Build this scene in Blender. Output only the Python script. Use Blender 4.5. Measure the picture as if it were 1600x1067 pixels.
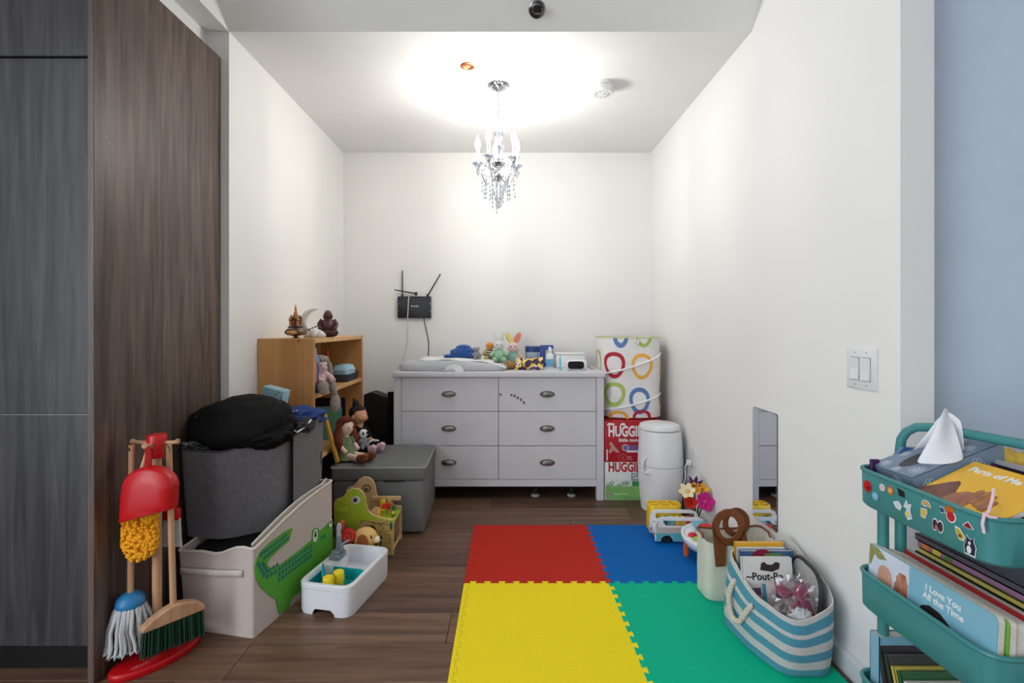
import bpy, bmesh, math, random
from mathutils import Vector, Matrix, noise

for _o in list(bpy.data.objects):
    bpy.data.objects.remove(_o, do_unlink=True)
SC = bpy.context.scene
COL = SC.collection
PI = math.pi

# ------------------------------------------------------------------ camera
_c = bpy.data.cameras.new('camera')
CAM = bpy.data.objects.new('camera', _c)
COL.objects.link(CAM)
_c.sensor_width = 36.0
_c.lens = 772 / 1600 * 36
_c.shift_x = 8 / 1600
_c.shift_y = -24.5 / 1600
_c.clip_start = 0.02
CAM.location = (0, 0, 1.08)
CAM.rotation_euler = (PI / 2, 0, 0)
SC.camera = CAM

# ------------------------------------------------------------------ light
WORLD = bpy.data.worlds.new('overcast_daylight')
SC.world = WORLD
WORLD.use_nodes = True
_bg = WORLD.node_tree.nodes['Background']
_bg.inputs[0].default_value = (0.80, 0.88, 1.0, 1)
_bg.inputs[1].default_value = 2.2
_l = bpy.data.lights.new('window_daylight', 'AREA')
_l.shape = 'RECTANGLE'
_l.size = 2.0
_l.size_y = 2.5
_l.energy = 52
_l.color = (0.88, 0.94, 1.0)
WIN = bpy.data.objects.new('window_daylight', _l)
COL.objects.link(WIN)
WIN.location = (-2.62, -1.15, 1.5)
WIN.rotation_euler = (PI / 2, 0, -PI / 2)

SC.view_settings.view_transform = 'Standard'
SC.view_settings.look = 'None'
SC.view_settings.gamma = 1.0
SC.view_settings.use_curve_mapping = False
SC.view_settings.exposure = 0.2
BULB_STRENGTH = 222.0

# ------------------------------------------------------------------ colour / material helpers
def lin(c):
    c = c / 255.0
    return c / 12.92 if c <= 0.04045 else ((c + 0.055) / 1.055) ** 2.4

def rgb(r, g, b):
    return (lin(r), lin(g), lin(b), 1.0)

MATS = {}

def mat(name, col=(200, 200, 200), rough=0.5, metal=0.0, spec=0.5, kind='plain', col2=None,
        scale=30.0, bump=0.0, var=0.06, coat=0.0, emit=0.0, sheen=0.0):
    """procedural material; kind: plain, weave, plush, wood, grain"""
    if name in MATS:
        return MATS[name]
    m = bpy.data.materials.new(name)
    m.use_nodes = True
    nt = m.node_tree
    N, L = nt.nodes, nt.links
    b = N['Principled BSDF']
    c = rgb(*col)
    d = rgb(*col2) if col2 else tuple(max(0, x * (1 - var * 2.2)) for x in c[:3]) + (1,)
    b.inputs['Roughness'].default_value = rough
    b.inputs['Metallic'].default_value = metal
    b.inputs['Specular IOR Level'].default_value = spec
    b.inputs['Coat Weight'].default_value = coat
    b.inputs['Coat Roughness'].default_value = 0.12
    if sheen:
        b.inputs['Sheen Weight'].default_value = sheen
    tc = N.new('ShaderNodeTexCoord')
    mp = N.new('ShaderNodeMapping')
    L.new(tc.outputs['Object'], mp.inputs[0])
    mix = N.new('ShaderNodeMix')
    mix.data_type = 'RGBA'
    mix.inputs[6].default_value = c
    mix.inputs[7].default_value = d
    fac = None
    if kind == 'wood':
        mp.inputs['Scale'].default_value = (scale, scale, scale * 0.06)
        w = N.new('ShaderNodeTexNoise')
        w.inputs['Scale'].default_value = 1.0
        w.inputs['Detail'].default_value = 6
        w.inputs['Roughness'].default_value = 0.62
        w.inputs['Distortion'].default_value = 0.6
        L.new(mp.outputs[0], w.inputs['Vector'])
        cr = N.new('ShaderNodeValToRGB')
        cr.color_ramp.elements[0].position = 0.36
        cr.color_ramp.elements[1].position = 0.66
        L.new(w.outputs[0], cr.inputs[0])
        fac = cr.outputs[0]
    elif kind == 'weave':
        a = N.new('ShaderNodeTexNoise')
        a.inputs['Scale'].default_value = 1.0
        a.inputs['Detail'].default_value = 3
        mp.inputs['Scale'].default_value = (scale * 4, scale * 4, scale * 0.35)
        L.new(mp.outputs[0], a.inputs['Vector'])
        mp2 = N.new('ShaderNodeMapping')
        mp2.inputs['Scale'].default_value = (scale * 0.35, scale * 0.35, scale * 4)
        L.new(tc.outputs['Object'], mp2.inputs[0])
        a2 = N.new('ShaderNodeTexNoise')
        a2.inputs['Scale'].default_value = 1.0
        a2.inputs['Detail'].default_value = 3
        L.new(mp2.outputs[0], a2.inputs['Vector'])
        ad = N.new('ShaderNodeMath')
        ad.operation = 'ADD'
        L.new(a.outputs[0], ad.inputs[0])
        L.new(a2.outputs[0], ad.inputs[1])
        mr = N.new('ShaderNodeMapRange')
        mr.inputs[1].default_value = 0.72
        mr.inputs[2].default_value = 1.28
        L.new(ad.outputs[0], mr.inputs[0])
        fac = mr.outputs[0]
    else:
        a = N.new('ShaderNodeTexNoise')
        a.inputs['Scale'].default_value = scale
        a.inputs['Detail'].default_value = 5 if kind != 'plain' else 3
        L.new(mp.outputs[0], a.inputs['Vector'])
        mr = N.new('ShaderNodeMapRange')
        mr.inputs[1].default_value = 0.3
        mr.inputs[2].default_value = 0.7
        L.new(a.outputs[0], mr.inputs[0])
        fac = mr.outputs[0]
    L.new(fac, mix.inputs[0])
    L.new(mix.outputs[2], b.inputs['Base Color'])
    if bump:
        bp = N.new('ShaderNodeBump')
        bp.inputs['Strength'].default_value = bump
        bp.inputs['Distance'].default_value = 0.003
        L.new(fac, bp.inputs['Height'])
        L.new(bp.outputs[0], b.inputs['Normal'])
    if emit:
        b.inputs['Emission Color'].default_value = c
        b.inputs['Emission Strength'].default_value = emit
    MATS[name] = m
    return m

def plas(name, r, g, b_, rough=0.35, **k):
    return mat(name, (r, g, b_), rough=rough, var=k.pop('var', 0.02), scale=k.pop('scale', 12), **k)

def clear_mat(name, tint=(255, 255, 255), t=0.7, rough=0.03):
    if name in MATS:
        return MATS[name]
    m = bpy.data.materials.new(name)
    m.use_nodes = True
    nt = m.node_tree
    N, L = nt.nodes, nt.links
    N.remove(N['Principled BSDF'])
    tr = N.new('ShaderNodeBsdfTransparent')
    tr.inputs[0].default_value = rgb(*tint)
    gl = N.new('ShaderNodeBsdfGlossy')
    gl.inputs['Roughness'].default_value = rough
    gl.inputs[0].default_value = (0.95, 0.96, 1, 1)
    nz = N.new('ShaderNodeTexNoise')
    nz.inputs['Scale'].default_value = 60
    mr = N.new('ShaderNodeMapRange')
    mr.inputs[3].default_value = (1 - t) * 0.6
    mr.inputs[4].default_value = min(1, (1 - t) * 1.4)
    L.new(nz.outputs[0], mr.inputs[0])
    mx = N.new('ShaderNodeMixShader')
    L.new(mr.outputs[0], mx.inputs[0])
    L.new(tr.outputs[0], mx.inputs[1])
    L.new(gl.outputs[0], mx.inputs[2])
    L.new(mx.outputs[0], N['Material Output'].inputs[0])
    MATS[name] = m
    return m

# ------------------------------------------------------------------ matrices
def Tr(x, y, z):
    return Matrix.Translation((x, y, z))

def Rx(a):
    return Matrix.Rotation(math.radians(a), 4, 'X')

def Ry(a):
    return Matrix.Rotation(math.radians(a), 4, 'Y')

def Rz(a):
    return Matrix.Rotation(math.radians(a), 4, 'Z')

def Sc(x, y, z):
    return Matrix.Diagonal((x, y, z, 1))

def basis(o, ux, uy):
    ux = Vector(ux).normalized()
    uy = Vector(uy).normalized()
    uz = ux.cross(uy).normalized()
    uy = uz.cross(ux)
    m = Matrix.Identity(4)
    for i in range(3):
        m[i][0], m[i][1], m[i][2], m[i][3] = ux[i], uy[i], uz[i], o[i]
    return m

# ------------------------------------------------------------------ mesh builder
class MB:
    def __init__(s):
        s.v, s.f, s.m = [], [], []
        s.mi = 0

    def add(s, verts, faces, M=None):
        b = len(s.v)
        for p in verts:
            p = Vector(p)
            s.v.append(M @ p if M else p)
        for f in faces:
            s.f.append([b + i for i in f])
            s.m.append(s.mi)
        return s

    def box(s, c, size, M=None):
        x, y, z = (k / 2 for k in size)
        vs = [(c[0] + a * x, c[1] + b * y, c[2] + d * z) for a in (-1, 1) for b in (-1, 1) for d in (-1, 1)]
        return s.add(vs, [(0, 1, 3, 2), (4, 6, 7, 5), (0, 4, 5, 1), (2, 3, 7, 6), (0, 2, 6, 4), (1, 5, 7, 3)], M)

    def rbox(s, c, size, r=0.004, seg=2, M=None):
        bm = bmesh.new()
        bmesh.ops.create_cube(bm, size=1.0)
        for v in bm.verts:
            v.co = Vector((v.co.x * size[0], v.co.y * size[1], v.co.z * size[2]))
        r = min(r, min(size) * 0.49)
        bmesh.ops.bevel(bm, geom=list(bm.edges), offset=r, segments=seg, profile=0.5, affect='EDGES')
        bm.verts.index_update()
        vs = [v.co + Vector(c) for v in bm.verts]
        fs = [[v.index for v in f.verts] for f in bm.faces]
        bm.free()
        return s.add(vs, fs, M)

    def loft(s, rings, cap0=True, cap1=True, closed=True, M=None, mis=None):
        n = len(rings[0])
        vs = [p for r in rings for p in r]
        b = len(s.v)
        for p in vs:
            p = Vector(p)
            s.v.append(M @ p if M else p)
        for i in range(len(rings) - 1):
            for j in range(n if closed else n - 1):
                k = (j + 1) % n
                s.f.append([b + i * n + j, b + i * n + k, b + (i + 1) * n + k, b + (i + 1) * n + j])
                s.m.append(mis[i] if mis else s.mi)
        if cap0 and closed:
            s.f.append([b + j for j in range(n)][::-1])
            s.m.append(mis[0] if mis else s.mi)
        if cap1 and closed:
            s.f.append([b + (len(rings) - 1) * n + j for j in range(n)])
            s.m.append(mis[-1] if mis else s.mi)
        return s

    def lathe(s, prof, c=(0, 0, 0), n=24, M=None, sx=1.0, sy=1.0, mis=None):
        rings = []
        for r, z in prof:
            r = max(r, 1e-5)
            rings.append([(c[0] + sx * r * math.cos(2 * PI * j / n), c[1] + sy * r * math.sin(2 * PI * j / n), c[2] + z)
                          for j in range(n)])
        return s.loft(rings, M=M, mis=mis)

    def cyl(s, p0, p1, r0, r1=None, n=14, M=None):
        return s.tube([p0, p1], [r0, r0 if r1 is None else r1], n=n, M=M)

    def tube(s, pts, r, n=8, closed=False, M=None, flat=1.0):
        pts = [Vector(p) for p in pts]
        if not isinstance(r, (list, tuple)):
            r = [r] * len(pts)
        T = []
        for i in range(len(pts)):
            a = pts[i - 1] if (i > 0 or closed) else pts[i]
            b = pts[(i + 1) % len(pts)] if (i < len(pts) - 1 or closed) else pts[i]
            T.append((b - a).normalized() if (b - a).length > 1e-9 else Vector((0, 0, 1)))
        up = Vector((0, 0, 1)) if abs(T[0].z) < 0.9 else Vector((1, 0, 0))
        nn = T[0].cross(up).normalized()
        rings = []
        for i, p in enumerate(pts):
            nn = (nn - T[i] * nn.dot(T[i]))
            nn = nn.normalized() if nn.length > 1e-6 else T[i].orthogonal().normalized()
            bb = T[i].cross(nn)
            rings.append([p + nn * (r[i] * math.cos(2 * PI * j / n)) + bb * (r[i] * flat * math.sin(2 * PI * j / n))
                          for j in range(n)])
        if closed:
            rings.append(rings[0])
            return s.loft(rings, False, False, M=M)
        return s.loft(rings, M=M)

    def ell(s, c, rad, nu=18, nv=11, M=None, amp=0.0, freq=8.0, seed=0, zmin=None):
        prof = []
        rings = []
        for i in range(nv + 1):
            t = -PI / 2 + PI * i / nv
            rr, zz = max(math.cos(t), 1e-4), math.sin(t)
            ring = []
            for j in range(nu):
                u = 2 * PI * j / nu
                d = Vector((rr * math.cos(u), rr * math.sin(u), zz))
                k = 1.0
                if amp:
                    k += amp * noise.noise(d * freq * 0.3 + Vector((seed * 7.1, seed * 3.3, 0)))
                    k += amp * 0.5 * noise.noise(d * freq * 0.8 + Vector((seed * 1.7, 0, seed)))
                p = Vector((c[0] + d.x * rad[0] * k, c[1] + d.y * rad[1] * k, c[2] + d.z * rad[2] * k))
                if zmin is not None and p.z < zmin:
                    p.z = zmin + 0.02 * (p.z - zmin)
                ring.append(p)
            rings.append(ring)
        return s.loft(rings, M=M)

    def prism(s, poly, z0, z1, M=None):
        n = len(poly)
        a = 0.0
        for i in range(n):
            x0, y0 = poly[i][:2]
            x1, y1 = poly[(i + 1) % n][:2]
            a += x0 * y1 - x1 * y0
        if a < 0:
            poly = poly[::-1]
        vs = [(p[0], p[1], z0) for p in poly] + [(p[0], p[1], z1) for p in poly]
        fs = [list(range(n))[::-1], [n + i for i in range(n)]]
        for i in range(n):
            k = (i + 1) % n
            fs.append([i, k, n + k, n + i])
        return s.add(vs, fs, M)

    def disc(s, c, r, M, t=0.0006, n=16, ry=None):
        ry = ry or r
        return s.prism([(c[0] + r * math.cos(2 * PI * i / n), c[1] + ry * math.sin(2 * PI * i / n)) for i in range(n)],
                       0, t, M)

    def strip(s, pts, w, M, t=0.0006, closed=False):
        """flat painted line in a plane"""
        P = [Vector((p[0], p[1], 0)) for p in pts]
        n = len(P)
        Lf, Rt = [], []
        for i in range(n):
            a = P[i - 1] if (i or closed) else P[i]
            b = P[(i + 1) % n] if (i < n - 1 or closed) else P[i]
            d = (b - a)
            d = d.normalized() if d.length > 1e-9 else Vector((1, 0, 0))
            q = Vector((-d.y, d.x, 0)) * (w / 2)
            Lf.append(P[i] + q)
            Rt.append(P[i] - q)
        for i in range(n if closed else n - 1):
            k = (i + 1) % n
            s.prism([Lf[i], Lf[k], Rt[k], Rt[i]], 0, t, M)
        return s

    def sheet(s, grid, M=None):
        n = len(grid[0])
        vs = [p for r in grid for p in r]
        fs = []
        for i in range(len(grid) - 1):
            for j in range(n - 1):
                fs.append([i * n + j, i * n + j + 1, (i + 1) * n + j + 1, (i + 1) * n + j])
        return s.add(vs, fs, M)

    def build(s, name, m, parent=None, smooth=40, remesh=0, solid=0, sub=0, bevel=0, offset=0):
        me = bpy.data.meshes.new(name)
        off = Vector((0, 0, 0))
        if parent is not None and parent.get('_w'):
            off = Vector(parent.location)
        me.from_pydata([tuple(Vector(p) - off) for p in s.v], [], s.f)
        ms = m if isinstance(m, (list, tuple)) else [m]
        for x in ms:
            me.materials.append(x)
        me.polygons.foreach_set('material_index', [min(k, len(ms) - 1) for k in s.m])
        me.update()
        if remesh == 0:
            bm = bmesh.new()
            bm.from_mesh(me)
            bmesh.ops.recalc_face_normals(bm, faces=bm.faces)
            bm.to_mesh(me)
            bm.free()
        if smooth:
            me.polygons.foreach_set('use_smooth', [True] * len(me.polygons))
            if smooth < 180:
                me.set_sharp_from_angle(angle=math.radians(smooth))
        o = bpy.data.objects.new(name, me)
        COL.objects.link(o)
        if parent is not None:
            o.parent = parent
            if parent.get('_w'):
                o['_w'] = 0
        if remesh:
            r = o.modifiers.new('union', 'REMESH')
            r.mode = 'VOXEL'
            r.voxel_size = remesh
            r.use_smooth_shade = True
            q = o.modifiers.new('relax', 'SMOOTH')
            q.factor = 0.5
            q.iterations = 3
        if solid:
            r = o.modifiers.new('thickness', 'SOLIDIFY')
            r.thickness = solid
            r.offset = offset
        if bevel:
            r = o.modifiers.new('edge', 'BEVEL')
            r.width = bevel
            r.segments = 2
            r.limit_method = 'ANGLE'
        if sub:
            r = o.modifiers.new('smooth', 'SUBSURF')
            r.levels = sub
            r.render_levels = sub
        return o

def tag(o, label=None, cat=None, group=None, kind=None):
    if label:
        o['label'] = label
    if cat:
        o['category'] = cat
    if group:
        o['group'] = group
    if kind:
        o['kind'] = kind
    return o

def thing(name, label, cat, loc=(0, 0, 0), rz=0.0, group=None, world=False, M=None):
    o = bpy.data.objects.new(name, None)
    o.empty_display_size = 0.05
    COL.objects.link(o)
    if M is not None:
        o.matrix_basis = M
    else:
        o.location = loc
        o.rotation_euler = (0, 0, math.radians(rz))
    if world:
        o['_w'] = 1
    return tag(o, label, cat, group)

def kid(parent, name, mb, m, **k):
    """part of a part of a world-space thing"""
    o = mb.build(name, m, None, **k)
    if parent.parent is not None and parent.parent.get('_w'):
        off = Vector(parent.parent.location)
        for v in o.data.vertices:
            v.co -= off
    o.parent = parent
    return o

def text(body, size, m, parent, M, name='lettering', bold=0.0, ext=0.0004, align='LEFT', sx=1.0, spacing=1.0, shear=0.0):
    cu = bpy.data.curves.new(name, 'FONT')
    cu.body = body
    cu.size = size
    cu.extrude = ext
    cu.offset = bold
    cu.align_x = align
    cu.space_character = spacing
    cu.shear = shear
    cu.resolution_u = 3
    tmp = bpy.data.objects.new('tmp_text', cu)
    COL.objects.link(tmp)
    dg = bpy.context.evaluated_depsgraph_get()
    me = bpy.data.meshes.new_from_object(tmp.evaluated_get(dg))
    bpy.data.objects.remove(tmp, do_unlink=True)
    bpy.data.curves.remove(cu)
    off = Vector((0, 0, 0))
    if parent is not None and parent.get('_w'):
        off = Vector(parent.location)
    for v in me.vertices:
        v.co = (M @ Vector((v.co.x * sx, v.co.y, v.co.z))) - off
    me.materials.clear()
    me.materials.append(m)
    me.name = name
    o = bpy.data.objects.new(name, me)
    COL.objects.link(o)
    o.parent = parent
    return o

def struct(name, mb, m, parent=None, label=None, **k):
    o = mb.build(name, m, parent, **k)
    if parent is None:
        o['kind'] = 'structure'
        if label:
            o['label'] = label
    return o

def rring(w, d, r, z=0.0, cs=5, es=4, cx=0.0, cy=0.0):
    """rounded rectangle ring, counter-clockwise"""
    return polyring([(cx - w / 2, cy - d / 2), (cx + w / 2, cy - d / 2), (cx + w / 2, cy + d / 2), (cx - w / 2, cy + d / 2)],
                    r, z, cs, es)

def polyring(P, r, z=0.0, cs=5, es=4):
    n = len(P)
    out = []
    arcs = []
    for i in range(n):
        p = Vector((P[i][0], P[i][1]))
        a = Vector((P[i - 1][0], P[i - 1][1]))
        b = Vector((P[(i + 1) % n][0], P[(i + 1) % n][1]))
        rr = r[i] if isinstance(r, (list, tuple)) else r
        d0 = (a - p).normalized()
        d1 = (b - p).normalized()
        rr = min(rr, (a - p).length * 0.48, (b - p).length * 0.48)
        s0, s1 = p + d0 * rr, p + d1 * rr
        arc = []
        for k in range(cs + 1):
            t = k / cs
            arc.append(s0 * (1 - t) ** 2 + p * (2 * t * (1 - t)) + s1 * t * t)
        arcs.append(arc)
    for i in range(n):
        out += arcs[i]
        a, b = arcs[i][-1], arcs[(i + 1) % n][0]
        for k in range(1, es):
            out.append(a.lerp(b, k / es))
    zf = z if callable(z) else (lambda x, y: z)
    return [Vector((q.x, q.y, zf(q.x, q.y))) for q in out]

def arcpts(c, r, a0, a1, n, rx=None, plane='xz', y=0.0):
    out = []
    for i in range(n + 1):
        t = math.radians(a0 + (a1 - a0) * i / n)
        out.append((c[0] + (rx or r) * math.cos(t), c[1] + r * math.sin(t)))
    return out

RNG = random.Random(7)
WHITE = plas('white_plastic', 232, 232, 232, 0.35)
# ================================================================== SETTING
XL, XR, YB, ZC = -1.205, 1.061, 3.64, 2.355
YN = 2.143          # front of the left wall and of the nook ceiling
YR = 1.332          # front end of the right wall
ZH = 2.95           # ceiling of the open room in front

M_WALL = mat('painted_wall', (240, 239, 236), rough=0.75, spec=0.3, scale=3, var=0.012)
M_CEIL = mat('painted_ceiling', (238, 238, 237), rough=0.85, spec=0.2, scale=3, var=0.012)
M_TRIM = mat('painted_trim', (226, 227, 228), rough=0.4, scale=5, var=0.02)

def wallbox(name, x0, x1, y0, y1, z0, z1, m=M_WALL, label=None):
    return struct(name, MB().box(((x0 + x1) / 2, (y0 + y1) / 2, (z0 + z1) / 2), (x1 - x0, y1 - y0, z1 - z0)), m,
                  smooth=0, label=label)

wallbox('wall_back', XL - 0.1, XR + 0.09, YB, YB + 0.12, 0, ZC + 0.1)
wallbox('wall_left', -1.305, XL, YN, YB, 0, ZC)
wallbox('wall_right', XR, XR + 0.091, YR, YB, 0, ZH)
struct('ceiling', MB().box(((XL + XR) / 2, (YN + YB) / 2, ZC + 0.05), (XR - XL, YB - YN, 0.1)), M_CEIL, smooth=0)
# sloped fascia between the low nook ceiling and the high ceiling in front
_a = [(YN, ZC), (YN + 0.12, ZC + 0.1), (YN + 0.12, ZH), (YN - 0.47, ZH), (YN - 0.50, ZC + 0.53)]
struct('wall_fascia', MB().prism(_a, XL, XR, basis((0, 0, 0), (0, 1, 0), (0, 0, 1))), M_WALL, smooth=0)
# bulkhead over the tall cabinet
wallbox('wall_bulkhead', -2.6, XL, 0.2, YN + 0.3, ZC, ZH)
wallbox('wall_filler', -2.6, -1.305, 1.62, YN + 0.3, 2.2435, ZC)
struct('ceiling_front', MB().box((0, -0.9, ZH + 0.05), (5.2, 7.2, 0.1)), M_CEIL, smooth=0)

# floor: dark laminate planks on a slab
M_PLANK = []
for i, (c, d) in enumerate([((120, 90, 71), (80, 57, 45)), ((110, 82, 66), (72, 51, 41)), ((128, 97, 77), (88, 64, 51)),
                            ((102, 76, 62), (68, 49, 40))]):
    m = mat('laminate_plank_%d' % i, c, rough=0.42, kind='wood', col2=d, scale=26, spec=0.4, bump=0.06)
    # grain runs along X here
    for n in m.node_tree.nodes:
        if n.type == 'MAPPING':
            n.inputs['Scale'].default_value = (1.9, 30, 30)
            n.inputs['Location'].default_value = (i * 3.1, i * 1.7, 0)
    M_PLANK.append(m)
FLOOR = struct('floor', MB().box((0, -0.1, -0.03), (5.2, 7.7, 0.044)), mat('floor_joint', (30, 22, 18), rough=0.8), smooth=0)
_pl = {}
PW, PLN = 0.178, 1.22
row = 0
y = YB
while y > -2.2:
    x = -2.6 - RNG.random() * PLN
    while x < 2.6:
        x0, x1 = max(x, -2.6), min(x + PLN, 2.6)
        if x1 - x0 > 0.05:
            L_ = round(x1 - x0, 3)
            k = RNG.randrange(4)
            key = (L_, k)
            if key not in _pl:
                o = MB().rbox((0, 0, -0.004), (L_ - 0.0016, PW - 0.0016, 0.008), 0.0012, 1).build('plank', M_PLANK[k], FLOOR, smooth=0)
                _pl[key] = o
            else:
                o = _pl[key].copy()
                COL.objects.link(o)
            o.location = ((x0 + x1) / 2, y - PW / 2, 0)
        x += PLN
    y -= PW
    row += 1

# baseboards
def baseboard(name, p0, p1, nrm):
    d = Vector((p1[0] - p0[0], p1[1] - p0[1], 0))
    prof = [(0, 0), (0.013, 0), (0.013, 0.058), (0.009, 0.066), (0.006, 0.075), (0, 0.075)]
    n = Vector((nrm[0], nrm[1], 0))
    rings = []
    for p in (p0, p1):
        rings.append([Vector((p[0], p[1], 0)) + n * a + Vector((0, 0, b)) for a, b in prof])
    struct(name, MB().loft(rings), M_TRIM, smooth=0)

baseboard('baseboard_right', (XR, YR), (XR, YB), (-1, 0))
baseboard('baseboard_back', (XL + 0.013, YB), (XR - 0.013, YB), (0, -1))
baseboard('baseboard_left', (XL, YN), (XL, YB), (1, 0))

# glossy tinted sliding panel beside the right wall
M_PANEL = plas('tinted_glass_panel', 200, 216, 234, 0.16, coat=0.4)
_d = struct('door_1', MB().rbox((1.86, 1.452, 1.46), (1.40, 0.04, 2.9), 0.004), M_PANEL, smooth=30,
            label='pale blue glossy sliding door panel behind the cart')
wallbox('wall_side', 1.152, 2.6, 1.60, 1.7, 0, ZH)
wallbox('wall_far_right', 2.56, 2.66, -2.2, 1.6, 0, ZH)
wallbox('wall_light_block', -2.7, -2.6, -0.1, 1.48, 0, ZH)  # unseen wall stretch, added to narrow the window light reaching the cabinet doors
wallbox('wall_rear', -2.6, 2.6, -2.32, -2.2, 0, ZH)

# ------------------------------------------------------------------ tall wood cabinet at left
M_WOOD = mat('dark_wood_veneer', (112, 94, 84), rough=0.42, kind='wood', col2=(62, 50, 44), scale=34, spec=0.45)
M_WOOD2 = mat('charcoal_wood_veneer', (72, 70, 72), rough=0.4, kind='wood', col2=(42, 40, 42), scale=34, spec=0.4)
CX = -1.24
t = thing('tall_cabinet', 'tall dark wood veneer cabinet filling the left edge of the photo', 'cabinet', (-1.7, 1.8, 0), world=True)
MB().rbox((CX - 0.010, (1.484 + 2.14) / 2, 2.243 / 2), (0.020, 2.14 - 1.484, 2.243), 0.0015, 1).build('side_panel', M_WOOD, t, smooth=30)
MB().box((-1.93, 1.84, 1.17), (1.34, 0.6, 2.14)).build('carcass', mat('cabinet_black', (14, 14, 15), rough=0.7), t, smooth=0)
for z0, z1 in ((0.10, 0.8065), (0.8105, 1.898), (1.906, 2.243)):
    xr = CX - 0.025 if z1 < 2 else CX - 0.0215
    MB().rbox(((-2.6 + xr) / 2, 1.522, (z0 + z1) / 2), (xr + 2.6, 0.02, z1 - z0), 0.001, 1).build('door', M_WOOD2, t, smooth=30)
MB().box(((-2.6 + CX - 0.0205) / 2, 1.565, 0.05), (2.6 + CX - 0.0205, 0.012, 0.1)).build('kick_plate', mat('kick_black', (10, 10, 11), rough=0.4), t, smooth=0)
MB().box(((-2.6 + CX - 0.025) / 2, 1.5125, 0.8085), (2.6 + CX - 0.025, 0.003, 0.002)).build('edge_strip', mat('aluminium', (150, 150, 152), rough=0.45, metal=1.0), t, smooth=0)
_m = MB()
for (yy, zz, l, a) in ((1.60, 1.715, .012, 30), (1.612, 1.70, .009, -20), (1.622, 1.695, .007, 60), (1.63, 1.69, .006, 10), (1.595, 1.73, .007, 80)):
    _m.box((0, 0, 0), (0.0006, l * .7, 0.0013), Tr(CX + 0.0002, yy - .07, zz - .05) @ Rx(a))
_m.build('scratch', mat('bare_scratch', (205, 195, 185)), t, smooth=0)
# ================================================================== FOAM MATS
TS, MT = 0.60, 0.012
MX0, MY0 = -0.178, 2.651

def teeth(n, phase):
    """profile along an edge 0..TS : offset in/out, dovetail tabs"""
    pts = []
    p = TS / n
    d = 0.016
    for i in range(n):
        a = i * p
        pts += [(a + p * .22, 0), (a + p * .12, d), (a + p * .62, d), (a + p * .52, 0)]
    return pts

def mat_poly(ix, iy):
    """outline of the tile in local x right, y away; shared edges get teeth"""
    T_ = teeth(10, 0)
    P = [(0, 0)]
    # bottom edge (near): outer border, straight
    P.append((TS, 0))
    # right edge
    if ix == 0:
        P += [(TS + (d), a) for a, d in T_]
    P.append((TS, TS))
    # top edge
    if iy == 1:
        P += [(TS - a, TS + d) for a, d in T_]
    P.append((0, TS))
    if ix == 1:
        P += [(d, TS - a) for a, d in [(TS - a, d) for a, d in T_][::-1]]
    return P

MATC = {(0, 0): ('red', (192, 44, 30)), (1, 0): ('blue', (0, 102, 184)), (0, 1): ('yellow', (255, 230, 34)), (1, 1): ('green', (0, 190, 146))}
MLAB = {'red': 'red foam play mat tile, far left of the four', 'blue': 'blue foam play mat tile under the toy bus',
        'yellow': 'yellow foam play mat tile at the front', 'green': 'green foam play mat tile under the striped basket'}
for (ix, iy), (nm, c) in MATC.items():
    m = mat('foam_' + nm, c, rough=0.7, spec=0.15, scale=160, var=0.03, bump=0.12, kind='grain')
    P = mat_poly(ix, iy)
    if iy == 0:      # far tiles: near edge takes the teeth of the near tiles
        T_ = teeth(10, 0)
        near = [(TS - a, d) for a, d in T_][::-1]
        P = [(0, 0)] + near + P[1:]
    t = thing('foam_mat_tile', MLAB[nm], 'play mat', (MX0 + ix * TS, MY0 - (iy + 1) * TS, 0), group='foam play mat tiles')
    e = 0.0005
    mb = MB()
    if ix == 1 and iy == 0:
        pass
    mb.prism(P, 0.0005, MT)
    o = mb.build('foam_pad', m, t, smooth=0, bevel=0.0008)
    # removable straight border strip along the outer sides, marked by a cut line
    cm = mat('foam_cut_' + nm, tuple(int(k * 0.62) for k in c), rough=0.8)
    if ix == 0:
        cut = MB()
        cp = []
        for a, d in teeth(10, 0):
            cp.append((0.014 + d * 0.55, a))
        for i in range(0, len(cp) - 1):
            if (i // 2) % 2 == 0 or iy == 1:
                a, b = Vector((*cp[i], 0)), Vector((*cp[i + 1], 0))
                cut.strip([(a.x, a.y), (b.x, b.y)], 0.0009, Tr(0, 0, MT), t=0.0002)
        cut.build('border_cut', cm, t, smooth=0)

# ================================================================== DRESSER
M_DRES = mat('dresser_white_paint', (214, 213, 218), rough=0.38, scale=8, var=0.02)
M_GAP = mat('dark_gap', (34, 32, 33), rough=0.9)
M_NICKEL = mat('brushed_nickel', (140, 136, 132), rough=0.32, metal=1.0, scale=80, var=0.08)
DX0, DX1, DY = -0.700, 0.600, 3.055
t = thing('dresser', 'white six-drawer dresser against the back wall', 'dresser', (-0.05, 3.3, 0), world=True)
ZD = 0.7945
MB().rbox(((DX0 + DX1) / 2, 3.30, ZD - 0.0155), (DX1 - DX0 + 0.014, 0.53, 0.031), 0.003).build('top', M_DRES, t, smooth=30)
for x in (DX0 + 0.0225, DX1 - 0.0225):
    for yy in (DY + 0.0225, 3.53):
        MB().rbox((x, yy, 0.3815), (0.045, 0.045, 0.763), 0.002, 1).build('leg', M_DRES, t, smooth=30)
    MB().box((x, 3.304, 0.42), (0.018, 0.405, 0.684)).build('side_panel', M_DRES, t, smooth=0)
MB().box(((DX0 + DX1) / 2, 3.52, 0.42), (1.20, 0.01, 0.68)).build('back_panel', M_DRES, t, smooth=0)
MB().box(((DX0 + DX1) / 2, 3.30, 0.44), (1.21, 0.42, 0.63)).build('carcass', M_GAP, t, smooth=0)
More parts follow.
